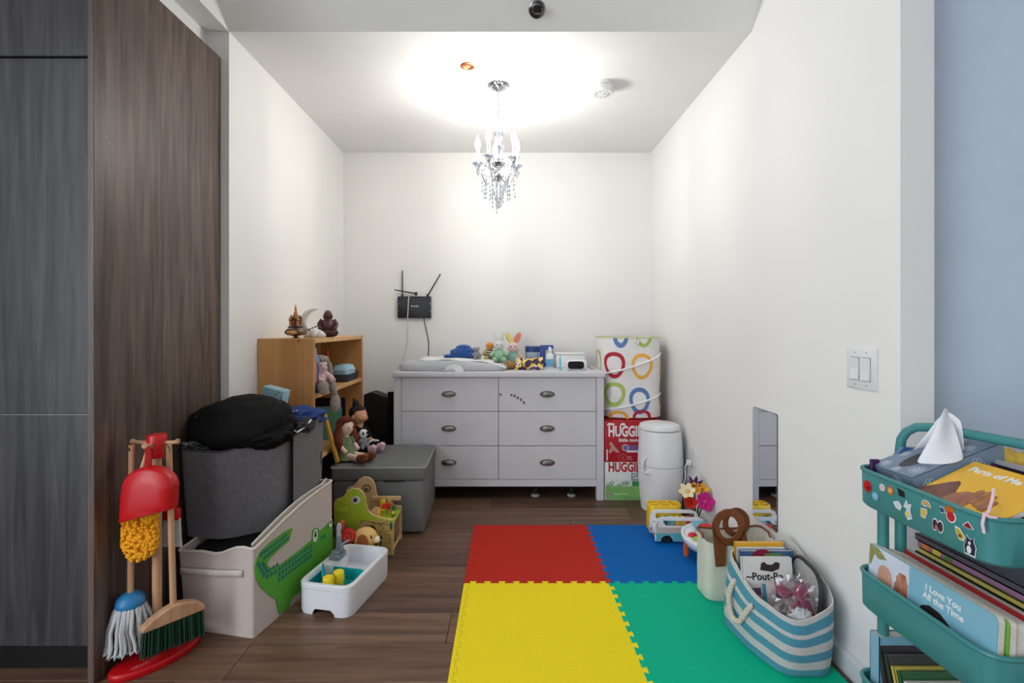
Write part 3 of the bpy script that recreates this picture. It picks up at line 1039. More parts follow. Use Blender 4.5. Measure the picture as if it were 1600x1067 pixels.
# frameless mirror on the right wall
t = thing('wall_mirror', 'tall frameless mirror strip with rounded corners on the right wall', 'mirror', (XR, 2.03, 0.50))
R = rring(.19, .464, .014, 0, 4, 2)
mb = MB().prism([(p.x, p.y) for p in R], .0005, .004, basis((0, 0, 0), (0, -1, 0), (0, 0, 1)))
mb.build('glass', mat('mirror_silver', (226, 228, 232), rough=0.015, metal=1.0, var=0, scale=3), t, smooth=0)
MB().prism([(p.x * 1.012, p.y * 1.006) for p in R], 0.0, .003, basis((0, 0, 0), (0, -1, 0), (0, 0, 1))).build('backing', mat('mirror_edge', (60, 62, 66)), t, smooth=0)
# ================================================================== TOY CLEANING SET
M_BEECH = mat('beech', (206, 162, 124), rough=0.55, kind='wood', col2=(182, 136, 100), scale=40)
M_RED = plas('toy_red', 198, 10, 20, 0.36)
M_STRING = mat('cord_black', (24, 24, 26), rough=.8)
# stand: oval base, pole, holder with pegs
BX, BY = -1.135, 1.603
t = thing('broom_stand', 'red oval based toy stand with wooden pole and pegs', 'toy stand', (BX, BY, 0), 57)
el = lambda k, z: [(0.130 * k * math.cos(a), 0.066 * k * math.sin(a), z) for a in [2 * PI * i / 40 for i in range(40)]]
MB().loft([el(.97, 0), el(1, .004), el(1, .016), el(.985, .021), el(.94, .0235), el(.5, .024), el(.05, .024)]).build('base', M_RED, t, smooth=50)
MB().strip([(.026 * math.cos(a), .0075 * math.sin(a)) for a in [2 * PI * i / 24 for i in range(24)]], .0012, Tr(-.055, -.030, .0236), closed=True, t=.0003).build('oval_logo', plas('logo_pink', 236, 170, 170), t, smooth=0)
MB().strip([(-.016, 0), (-.008, .003), (0, -.001), (.008, .002), (.016, 0)], .002, Tr(-.055, -.030, .0237), t=.0003).build('oval_logo', plas('logo_pink', 236, 170, 170), t, smooth=0)
MB().tube([(0, 0, .022), (0, 0, .70)], .0135, n=16).build('pole', M_BEECH, t)
Ri = Rz(-57)
MB().lathe([(.001, .655), (.026, .655), (.028, .66), (.028, .725), (.026, .728), (.001, .729)], n=24).build('holder', M_RED, t, smooth=40)
mb = MB()
for d, l in (((1, 0.06, 0), .068), ((-1, 0.02, 0), .085), ((.05, -1, 0), .062)):
    e = Ri.to_3x3() @ (Vector(d).normalized() * l)
    s0 = Ri.to_3x3() @ (Vector(d).normalized() * .024)
    mb = MB()
    mb.tube([(s0.x, s0.y, .700), (e.x * .85, e.y * .85, .702), (e.x * .93, e.y * .93, .704), (e.x, e.y, .704)], [.0065, .0065, .0095, .008], n=10)
    mb.build('peg', M_BEECH, t)

# mop
MX, MY = -1.196, 1.555
t = thing('toy_mop', 'toy mop with white yarn strands and a blue cap', 'mop', (MX, MY, 0), 0)
MB().tube([(0.0, .02, .70), (0.004, .010, .22)], .0088, n=14).build('handle', M_BEECH, t)
MB().tube([(0, .02, .665), (.0, .008, .69), (.0, .018, .702), (.004, .024, .68), (.0, .02, .655)], .0017, n=6).build('hanging_loop', M_STRING, t)
MB().ell((.004, .010, .205), (.041, .041, .034), 20, 12).build('cap', plas('mop_blue', 46, 128, 184, .4), t)
M_YARN = mat('cotton_yarn', (222, 224, 226), rough=.95, scale=400, kind='grain', var=.12, bump=.5)
r_ = random.Random(3)
for k in range(26):
    a = 2 * PI * k / 26 + r_.uniform(-.1, .1)
    ro = r_.uniform(.046, .072)
    ca, sa = math.cos(a), math.sin(a)
    zb = r_.uniform(.062, .085)
    wob = r_.uniform(-.012, .012)
    P = [(.004 + .026 * ca, .010 + .026 * sa, .215), (.004 + .041 * ca, .010 + .041 * sa, .185), (.004 + ro * ca * .9 - wob * sa, .010 + ro * sa * .8 + wob * ca, .135), (.004 + ro * 1.0 * ca, .010 + ro * .85 * sa, zb + .015), (.004 + ro * 1.08 * ca, .010 + ro * .9 * sa, zb)]
    P[-1] = (max(P[-1][0], -.045), P[-1][1], P[-1][2])
    s_ = MB().tube(P, [.0052, .0054, .0054, .0052, .0056], n=7).build('yarn_strand', M_YARN, t)
    q = P[-1]
    mb = MB()
    for j in range(6):
        d = Vector((r_.uniform(-1, 1) + ca * .5, r_.uniform(-1, 1) + sa * .5, -r_.uniform(.6, 1.4))).normalized() * r_.uniform(.010, .018)
        mb.tube([q, (q[0] + d.x * .6, q[1] + d.y * .6, q[2] + d.z * .5), (q[0] + d.x, q[1] + d.y, q[2] + d.z)], [.0030, .0024, .0008], n=4)
    kid(s_, 'frayed_end', mb, M_YARN)

# broom
t = thing('toy_broom', 'toy broom with dark green bristles and a wooden block', 'broom', (-1.068, 1.582, 0), 50)
MB().tube([(-.012, .0, .70), (0, 0, .18)], [.0085, .0095], n=14).build('handle', M_BEECH, t)
MB().tube([(-.012, .0, .66), (-.014, -.012, .69), (-.022, -.005, .71), (-.026, 0, .69), (-.014, .004, .66)], .0016, n=6).build('hanging_loop', mat('cord_green', (40, 110, 50), rough=.8), t)
ol = [(-.086, .0), (-.088, .012), (-.06, .032), (-.025, .048), (0.0, .054), (.03, .050), (.062, .038), (.088, .016), (.086, .0)]
MB().prism(ol, -.016, .016, basis((0, 0, .138), (1, 0, 0), (0, 0, 1))).build('block', M_BEECH, t, bevel=.005)
M_BRIS = mat('bristle_green', (6, 62, 42), rough=.7, scale=300, kind='grain', var=.2)
mb = MB()
for i in range(34):
    for j in range(6):
        x = -.080 + .160 * i / 33 + r_.uniform(-.002, .002)
        y = -.012 + .024 * j / 5 + r_.uniform(-.002, .002)
        mb.tube([(x, y, .139), (x * 1.06 + r_.uniform(-.003, .003), y * 1.4, .058 + r_.uniform(-.003, .003))], .0021, n=4)
b_ = mb.build('bristles', M_BRIS, t)
b_['kind'] = 'stuff'

# dustpan hanging in front
t = thing('toy_dustpan', 'shiny red toy dustpan hanging upside down on the stand', 'dustpan', (-1.094, 1.515, 0.066), 0)
mb = MB()
mb.tube([(-.010, .006, .640), (-.008, .004, .615), (-.004, -.004, .54)], [.011, .013, .017], n=12, flat=.45)
ol = arcpts((0, .50), .085, 180, 0, 16, rx=.092)
outer = []
g = []
def pan(k, dz, yy):
    o = [(-.100, .402), (-.098, .44), (-.094, .50)] + [(-.092 + .184 * (1 - math.cos(PI * i / 14)) / 2, .50 + .094 * math.sin(PI * i / 14) ** .75) for i in range(1, 14)] + [(.088, .52), (.086, .48), (.084, .45)]
    c = Vector((-.004, .49))
    return [Vector(((c.x + (p[0] - c.x) * k) * .86, yy, c.y + (p[1] - c.y) * k * .88)) for p in o]
mb.loft([pan(1.0, 0, .020), pan(1.01, 0, .004), pan(1.0, 0, -.012), pan(.93, 0, -.020), pan(.5, 0, -.024), pan(.05, 0, -.024)], False, True)
mb.build('pan', M_RED, t, smooth=50)
# orange duster
t = thing('toy_duster', 'fluffy orange toy hand duster hanging under the red dustpan', 'duster', (-1.155, 1.555, 0.425), 0)
mb = MB()
for i in range(420):
    a = r_.uniform(0, 2 * PI)
    zz = r_.uniform(-.075, .085)
    w = .052 * (1 - max(0, (-zz - .03) / .06) ** 2) if zz < -.03 else .052
    x = w * math.cos(a)
    yy = .020 * math.sin(a)
    s = r_.uniform(.0055, .0085)
    mb.ell((x, yy, zz), (s, s, s * .8), 6, 4)
mb.ell((0, 0, .0), (.048, .016, .085), 14, 8)
o = mb.build('pile', mat('duster_orange', (255, 178, 26), rough=.95, kind='grain', scale=300, var=.06, bump=.3), t)
MB().tube([(0, .0, .07), (.006, -.002, .2), (.02, .01, .265)], .007, n=10).build('handle', M_BEECH, t)
# small white fringed brush behind the handle
t = thing('toy_duster', 'white fringed toy duster half hidden behind the broom handle', 'duster', (-1.112, 1.642, 0.40), 0)
MB().rbox((0, 0, .055), (.05, .022, .04), .006).build('head', M_RED, t)
mb = MB()
for i in range(16):
    x = -.024 + .048 * i / 15
    mb.tube([(x, 0, .04), (x * 1.2, -.004, -.02), (x * 1.3 + r_.uniform(-.004, .004), -.002, -.052)], .0042, n=5)
mb.build('fringe', M_YARN, t)
MB().tube([(0, 0, .07), (-.006, -.004, .19), (-.012, -.012, .29)], .006, n=8).build('handle', M_BEECH, t)

# ================================================================== CROCODILE BIN + GREY BINS
M_CREAM = mat('cream_canvas', (206, 192, 184), rough=0.8, kind='weave', col2=(194, 180, 172), scale=150, bump=0.06)
M_CREAM2 = mat('cream_binding', (222, 212, 200), rough=0.8, scale=60, var=.04)
A_, B_ = Vector((-.875, 1.7055)), Vector((-.772, 2.19))
uA = (B_ - A_).normalized()
vA = Vector((-uA.y, uA.x))
C_ = A_ + vA * .285
D_ = B_ + vA * .285
C_.x, D_.x = max(C_.x, -1.165), max(D_.x, -1.08)
t = thing('toy_bin', 'cream canvas toy bin with a green crocodile on its side', 'toy bin', (-.97, 1.95, 0), world=True)
def croc_top(x, y):
    p = Vector((x, y)) - A_
    u, v = p.dot(uA) / .495, p.dot(vA) / .285
    u, v = min(1, max(0, u)), min(1, max(0, v))
    near = .305 + .02 * math.sin(PI * min(1, v * 1.2)) * (1 - u) - .035 * v - .03 * math.sin(PI * v) ** 4 * (1 - u)
    far = .395 - .02 * v
    s = u ** 1.1
    return near * (1 - s) + far * s + .018 * math.sin(PI * u) * (1 - v)
def shrink(P, k):
    c = sum((Vector(p) for p in P), Vector((0, 0))) / len(P)
    return [c + (Vector(p) - c) * k for p in P]
Q = [C_, A_, B_, D_]
Qt = [Vector((C_.x - .030, C_.y + .012)), A_, B_, D_]
def Qk(k):
    return [a.lerp(b, k) for a, b in zip(Q, Qt)]
rings = [polyring(Q, .012, 0.0, 4, 10), polyring(Qk(.35), .012, .10, 4, 10), polyring(Qk(.7), .012, .20, 4, 10), polyring(Qt, .012, croc_top, 4, 10),
         polyring(shrink(Qt, .985), .010, croc_top, 4, 10), polyring(shrink(Q, .98), .010, .15, 4, 10), polyring(shrink(Q, .98), .01, .02, 4, 10)]
MB().loft(rings).build('bin_body', M_CREAM, t, smooth=35)
tp = polyring(shrink(Qt, .995), .012, lambda x, y: croc_top(x, y) + .001, 4, 10)
MB().tube(tp, .0052, n=6, closed=True).build('rim_binding', M_CREAM2, t)
# doubled inner lining edge standing above the long side
ln = []
for i in range(13):
    u = .04 + .93 * i / 12
    p = A_ + uA * (.495 * u) + vA * .022
    ln.append((p.x, p.y, croc_top(p.x, p.y) + .012 * math.sin(PI * u) + (.012 if u > .9 else 0)))
MB().tube(ln, .0045, n=6).build('lining_edge', M_CREAM2, t)
MB().sheet([[Vector(p) for p in ln], [Vector((p[0], p[1], p[2] - .05)) for p in ln]]).build('lining', M_CREAM, t, solid=.003)
Bs = basis((A_.x, A_.y, 0), (uA.x, uA.y, 0), (0, 0, 1))
Bs = Bs @ Tr(0, 0, .0010)
M_CROC = mat('croc_green', (88, 170, 48), rough=.7, kind='weave', col2=(76, 156, 42), scale=140)
cr = [(0.211, 0.299), (0.162, 0.303), (0.084, 0.298), (0.031, 0.286), (0.010, 0.264), (0.004, 0.241), (0.010, 0.205), (0.035, 0.158), (0.075, 0.112), (0.113, 0.075), (0.122, 0.044), (0.133, 0.008), (0.148, 0.006), (0.162, 0.004), (0.178, 0.003), (0.19, 0.003), (0.204, 0.029), (0.228, 0.031), (0.362, 0.034), (0.490, 0.03), (0.490, 0.156), (0.488, 0.218), (0.472, 0.231), (0.450, 0.219), (0.396, 0.212), (0.382, 0.226), (0.362, 0.24), (0.343, 0.237), (0.335, 0.199), (0.218, 0.191), (0.126, 0.192), (0.092, 0.201), (0.071, 0.218), (0.069, 0.23), (0.084, 0.24), (0.126, 0.25), (0.19, 0.257)]
crocp = MB().prism(cr, 0, .002, Bs).build('crocodile_patch', M_CROC, t, smooth=0)
mb = MB()
Bt = Bs @ Tr(0, 0, .002)
def scute(x, z, w, a=0.0):
    M_ = Bt @ Tr(x, z, 0) @ Rz(a)
    mb.prism([(-w, -w), (w, -w), (w, w * .2), (w * .5, w * 1.1), (-w * .5, w * 1.1), (-w, w * .2)], 0, .0008, M_)
for i in range(9):
    u = i / 8
    scute(.034 + .135 * u, .276 + .011 * u, .0066 - .001 * u)
    scute(.052 + .128 * u, .256 + .014 * u, .0062 - .001 * u)
for i in range(5):
    u = i / 4
    scute(.020 + .03 * u, .250 - .055 * u, .0062)
    scute(.044 + .022 * u, .240 - .040 * u, .0058)
for i in range(3):
    scute(.066 + .022 * i, .182 - .002 * i, .0066)
    scute(.080 + .020 * i, .200 - .0 * i, .0052)
for r0 in range(3):
    for i in range(16 - r0 * 2):
        x = .132 + .0195 * i
        if x < .33 + .0 * r0 or (r0 == 0 and x > .39):
            scute(x, .178 - .020 * r0, .0066)
kid(crocp, 'scutes', mb, plas('croc_teal', 14, 112, 112, .7), smooth=0)['kind'] = 'stuff'
for (ex, ez, s) in ((.359, .207, 1.0), (.474, .215, .7)):
    e = MB().disc((ex, ez), .016 * s, Bs @ Tr(0, 0, .0022), t=.001, n=24, ry=.026 * s)
    e = kid(crocp, 'eye', e, M_INKW, smooth=0)
    mbp = MB().disc((ex, ez + .006 * s), .008 * s, Bs @ Tr(0, 0, .0032), t=.001, n=20, ry=.013 * s)
    kid(crocp, 'pupil', mbp, M_BLKM, smooth=0)
    mbp = MB().disc((ex, ez + .010 * s), .0028 * s, Bs @ Tr(0, 0, .0042), t=.0004, n=12)
    kid(crocp, 'pupil', mbp, M_INKW, smooth=0)
# webbing handle on the near side
w0 = (A_ - C_).normalized()
Bn = basis((C_.x - .022, C_.y + .006, 0), (w0.x, w0.y, 0), (0, 0, 1)) @ Tr(0, 0, .003)
LW = (A_ - C_).length
MB().sheet([[Bn @ Vector((LW * u, .205 + .018 * u + d, .006 * math.sin(PI * u) + .0015)) for u in [.04 + .90 * i / 12 for i in range(13)]] for d in (-.012, .012)]).build('webbing_handle', M_CREAM2, t, solid=.002)
# dark folded blanket filling the bin under the grey bins
M_BLKC = mat('black_cloth', (13, 13, 14), rough=.8, spec=.25, scale=60, kind='grain', var=.2, bump=.12)
Qi = shrink(Q, .93)
mb = MB().loft([polyring(Qi, .02, .025, 4, 8), polyring(Qi, .02, .26, 4, 8), polyring(shrink(Q, .90), .03, .278, 4, 8), polyring(shrink(Q, .3), .03, .284, 4, 8)])
tag(mb.build('folded_blanket', M_BLKC, None, smooth=60), 'black folded blanket stuffed inside the crocodile bin', 'blanket')

M_GREYF = mat('grey_linen', (128, 126, 130), rough=0.9, kind='weave', col2=(96, 94, 98), scale=120, bump=0.25)
def fabric_bin(label, P, r, z0, ztop, loc):
    t = thing('fabric_bin', label, 'fabric bin', loc, world=True, group='grey fabric storage bins')
    cP = shrink(P, .91)
    def zz(k):
        return lambda x, y: z0 + (ztop(x, y) - z0) * k
    MB().loft([polyring(cP, r, z0, 5, 6), polyring(cP, r, z0 + .006, 5, 6), polyring(shrink(P, .94), r, zz(.3), 5, 6), polyring(shrink(P, .98), r, zz(.7), 5, 6), polyring(P, r, zz(1), 5, 6),
               polyring(shrink(P, .985), r, zz(1), 5, 6), polyring(shrink(P, .94), r, zz(.5), 5, 6)], True, True).build('bin_body', M_GREYF, t, smooth=40)
    MB().tube(polyring(shrink(P, .993), r, lambda x, y: ztop(x, y), 5, 6), .0040, n=6, closed=True).build('rim', mat('grey_binding', (70, 69, 72), rough=.9), t)
    return t
P1 = [(-1.230, 1.850), (-1.05, 1.815), (-.865, 1.945), (-.865, 2.09), (-1.228, 2.10)]
fabric_bin('grey linen storage bin nearest the wood cabinet, holding a black bag', P1, [.03, .05, .04, .03, .03], .288,
           lambda x, y: .618 + .05 * max(0, (x + 1.05) / .22) - .004 * math.sin((x + 1.2) * 9), (-1.03, 1.96, .288))
P2 = [(-.848, 1.955), (-.828, 2.02), (-.808, 2.13), (-.850, 2.30), (-1.15, 2.31), (-1.15, 2.112), (-.842, 2.105)]
fabric_bin('grey linen storage bin behind the first, holding a blue jersey', P2, [.01, .03, .05, .03, .03, .03, .01], .292,
           lambda x, y: .640 + .045 * max(0, min(1, (y - 1.95) / .2)), (-.95, 2.2, .292))

# contents
def cloth(name, label, cat, c, rad, m, amp=.25, freq=9, seed=1, zmin=None, M=None, nu=40, nv=24, smooth=180):
    o = MB().ell(c, rad, nu, nv, amp=amp, freq=freq, seed=seed, zmin=zmin, M=M).build(name, m, None, smooth=smooth)
    return tag(o, label, cat)
t = thing('shoulder_bag', 'large black soft bag piled on top of the grey bin', 'bag', (-1.03, 1.93, .62), world=True)
MBG = Tr(-1.050, 1.955, .700) @ Rz(10) @ Ry(-4) @ Rx(20)
MB().ell((0, 0, 0), (.186, .145, .092), 48, 28, M=MBG, amp=.10, freq=6, seed=4).build('bag_body', M_BLKC, t, smooth=180)
zp = [MBG @ Vector((.150 * math.cos(a), .112 * math.sin(a), .054)) for a in [PI * (.02 + 1.1 * i / 30) for i in range(31)]]
MB().tube(zp, .0035, n=6).build('zip', mat('zip_black', (30, 30, 32), rough=.4), t)
MB().tube([(-.90, 1.93, .70), (-.878, 1.93, .722), (-.868, 1.93, .70), (-.875, 1.925, .67)], .004, n=6).build('strap_loop', M_BLKC, t)
cloth('black_garment', 'black crumpled garment spilling over the front of the grey bin', 'clothing', (-1.00, 1.925, .650), (.150, .080, .050), M_BLKC, amp=.30, freq=9, seed=9)
cloth('black_garment', 'black garment heaped at the right rim of the grey bin', 'clothing', (-.918, 1.990, .680), (.066, .090, .054), M_BLKC, amp=.25, freq=7, seed=21)
mb = MB()
M_TIN = mat('tinsel', (70, 120, 116), rough=.3, metal=.2, col2=(210, 226, 222), scale=120)
for i in range(130):
    x, y = r_.uniform(-1.20, -1.06), r_.uniform(1.845, 1.885)
    z = .622 + r_.uniform(0, .022)
    a, l = r_.uniform(0, 2 * PI), r_.uniform(.014, .028)
    mb.tube([(x, y, z), (x + l * math.cos(a), y + l * math.sin(a) * .6, z + r_.uniform(-.004, .012))], .0011, n=4)
tag(mb.build('tinsel_garland', M_TIN), 'teal green tinsel garland at the left rim of the grey bin', 'tinsel')
# filler inside bins so that nothing floats
cloth('folded_clothes', 'dark folded clothes filling the bin under the tinsel', 'clothing', (-1.05, 1.985, .44), (.14, .085, .17), M_BLKC, amp=.05, seed=3)
cloth('folded_clothes', 'dark folded clothes filling the second bin under the jersey', 'clothing', (-.97, 2.205, .48), (.14, .075, .18), M_BLKC, amp=.05, seed=5)
t = thing('sports_jersey', 'blue jersey with white print crumpled in the second grey bin', 'clothing', (-.87, 2.18, .68), world=True)
M_JER = mat('jersey_blue', (24, 66, 140), rough=.7, scale=50, kind='weave', col2=(18, 50, 112), bump=.1)
MJ = Tr(-.925, 2.175, .668) @ Ry(-3)
MB().ell((0, 0, 0), (.120, .105, .055), 44, 24, M=MJ, amp=.34, freq=9, seed=12).build('jersey_cloth', M_JER, t, smooth=180)
mb = MB()
for (x, y, w, l, a) in ((-.95, 2.095, .004, .03, 70), (-.945, 2.085, .004, .02, -10), (-.93, 2.09, .004, .028, 40), (-.90, 2.085, .004, .028, -30), (-.885, 2.09, .0035, .03, -45)):
    mb.box((0, 0, 0), (l, .003, .006), Tr(x - .02, y + .02, .712) @ Rx(40) @ Ry(a))
mb.build('white_print', M_INKW, t, smooth=0)
cloth('dark_garment', 'charcoal garment with white trim at the rim of the second bin', 'clothing', (-.845, 2.06, .665), (.035, .07, .030), mat('charcoal_cloth', (48, 48, 56), rough=.85, scale=70, var=.15), amp=.4, freq=9, seed=33)
tag(MB().tube([(-.868, 2.0, .675), (-.852, 1.975, .662), (-.838, 1.972, .655), (-.822, 2.01, .668), (-.812, 2.05, .69)], .0042, n=8, flat=.6).build('white_trim_cloth', M_INKW), 'white cloth edge showing at the rim between the grey bins', 'clothing')
t = thing('gift_box', 'small pale blue patterned box standing behind the black bag', 'box', M=Tr(-1.045, 2.20, .712) @ Rz(-4) @ Ry(14))
M_PBL = mat('pale_blue_pattern', (176, 206, 214), rough=.6, scale=90, col2=(120, 160, 172), kind='grain')
MB().rbox((0, 0, .0), (.10, .06, .19), .004).build('carton', M_PBL, t)
mb = MB()
for i in range(7):
    for j in range(14):
        mb.box((-.044 + .014 * i + (.004 if j % 2 else 0), -.0303, -.085 + .013 * j), (.006, .0006, .004))
mb.build('print', plas('print_teal', 96, 140, 158), t, smooth=0)

# ================================================================== TOY SINK
M_SINK = plas('sink_white', 238, 239, 243, 0.3)
M_TEAL = plas('sink_teal', 10, 168, 172, 0.3)
M_SGREY = plas('sink_grey', 126, 136, 146, 0.35)
SKX, SKY, SKR = -.648, 2.005, -12.0
t = thing('toy_sink', 'white plastic toy kitchen sink with a grey faucet', 'toy sink', (SKX, SKY, 0), SKR)
SW, SD = .218, .345
def foot(x, y):
    f = max(0, 1 - max(0, abs(x) - .036) / .010) if y < -SD / 2 + .03 else 0
    g = max(0, 1 - max(0, abs(y) - .08) / .012) if abs(x) > SW / 2 - .01 else 0
    return .024 * min(1, max(f, g * .0))
rings = [rring(SW - .006, SD - .006, .045, foot, 6, 16), rring(SW, SD, .047, lambda x, y: max(.012, foot(x, y) + .0005), 6, 16), rring(SW, SD, .047, .095, 6, 16), rring(SW + .003, SD + .003, .048, .097, 6, 16),
         rring(SW + .003, SD + .003, .048, .112, 6, 16), rring(SW - .003, SD - .003, .046, .1155, 6, 16), rring(SW - .026, SD - .026, .038, .1155, 6, 16),
         rring(SW - .032, SD - .032, .035, .112, 6, 16), rring(SW - .046, SD - .046, .03, .048, 6, 16), rring(SW - .07, SD - .07, .02, .042, 6, 16)]
MB().loft(rings, False, True).build('basin', M_SINK, t, smooth=35)
# shelf that carries the faucet at the left side
mb = MB()
dk = polyring([(-SW / 2 + .006, -.035), (-SW / 2 + .05, -.03), (-SW / 2 + .052, .07), (-SW / 2 + .035, .14), (-SW / 2 + .006, .14)], .018, 0)
mb.loft([[Vector((p.x, p.y, .05)) for p in dk], [Vector((p.x, p.y, .1152)) for p in dk]])
mb.build('faucet_deck', M_SINK, t, smooth=35)
fa = MB()
fa.rbox((-.066, .040, .1265), (.048, .060, .022), .003)
fa.rbox((-.066, .040, .142), (.038, .048, .012), .003)
fb = fa.build('faucet_base', M_SGREY, t)
fc = MB()
fc.tube([(-.064, .045, .146), (-.064, .045, .205)], [.0125, .011], n=14)
fc.rbox((-.047, .036, .158), (.012, .014, .034), .003)
fc.tube([(-.047, .036, .172), (-.018, .050, .190)], [.006, .004], n=8)
fc.build('faucet_lever', M_SGREY, t)
MB().tube([(-.064, .045, .20), (-.064, .045, .245), (-.060, .040, .252), (-.045, .02, .252)], [.0095, .0095, .009, .008], n=14).build('spout', plas('spout_pale', 176, 186, 194, .25), t)
# teal rack with posts, lying in the near half
t2 = thing('toy_dish_rack', 'teal plastic dish rack with pegs inside the toy sink', 'dish rack', (SKX, SKY, 0), SKR)
rings = [rring(SW - .058, .148, .028, .0505, 5, 3, 0, -.082), rring(SW - .052, .153, .030, .056, 5, 3, 0, -.082), rring(SW - .040, .158, .032, .100, 5, 3, 0, -.080), rring(SW - .046, .152, .03, .100, 5, 3, 0, -.080),
         rring(SW - .058, .146, .028, .058, 5, 3, 0, -.082)]
MB().loft(rings).build('tray', M_TEAL, t2, smooth=40)
pg = MB().tube([(0, 0, .056), (0, 0, .086)], .003, n=6).build('peg', M_TEAL, t2)
for i in range(5):
    for j in range(4):
        o = pg if i + j == 0 else pg.copy()
        if i + j:
            COL.objects.link(o)
        o.location = (-.055 + .0275 * i, -.135 + .034 * j, 0)
t2 = thing('toy_plate', 'teal toy plate standing on edge in the dish rack', 'plate', M=Tr(SKX, SKY, 0) @ Rz(SKR) @ Tr(-.062, -.080, .102) @ Rz(30) @ Ry(82))
MB().lathe([(.001, 0), (.030, .001), (.043, .007), (.044, .009), (.030, .004), (.001, .003)], n=28).build('plate', M_TEAL, t2, smooth=50)
M_CUP = plas('cup_yellow', 250, 220, 40, .35)
for i, (x, y, lb) in enumerate(((-.012, -.118, 'nearest yellow toy cup upside down in the toy sink'), (.004, -.070, 'farther yellow toy cup upside down in the toy sink'))):
    t2 = thing('toy_cup', lb, 'toy cup', M=Tr(SKX, SKY, 0) @ Rz(SKR) @ Tr(x, y, .059 + .012 * 0))
    MB().lathe([(.0225, 0), (.0235, .001), (.0205, .056), (.019, .060), (.014, .061), (.012, .059), (.001, .059)], n=24).build('cup', M_CUP, t2, smooth=40)

# ================================================================== DINOSAUR ACTIVITY TOY
M_LIME = mat('lime_paint', (172, 190, 44), rough=.45, scale=20, var=.04)
M_PLY = mat('plywood', (226, 190, 144), rough=.55, kind='wood', col2=(208, 168, 120), scale=30)
M_TAN = mat('printed_tan', (202, 168, 108), rough=.5, scale=25, col2=(178, 164, 80))
DTX, DTY = -.533, 2.323
t = thing('activity_cube', 'lime green dinosaur-shaped wooden activity toy in front of the ottoman', 'activity toy', (DTX, DTY, 0))
ol = [(0, 0), (0, .1675), (-.035, .172), (-.069, .179), (-.1, .192), (-.12, .213), (-.128, .238), (-.132, .27), (-.144, .2975), (-.1635, .313), (-.191, .3165), (-.215, .305), (-.234, .2817), (-.246, .27), (-.27, .262), (-.28, .25), (-.28, 0), (-.152, 0), (-.152, .105), (-.147, .125), (-.135, .14), (-.115, .147), (-.095, .142), (-.082, .125), (-.076, .105), (-.076, 0)]
Bf = basis((0, 0, 0), (1, 0, 0), (0, 0, 1))
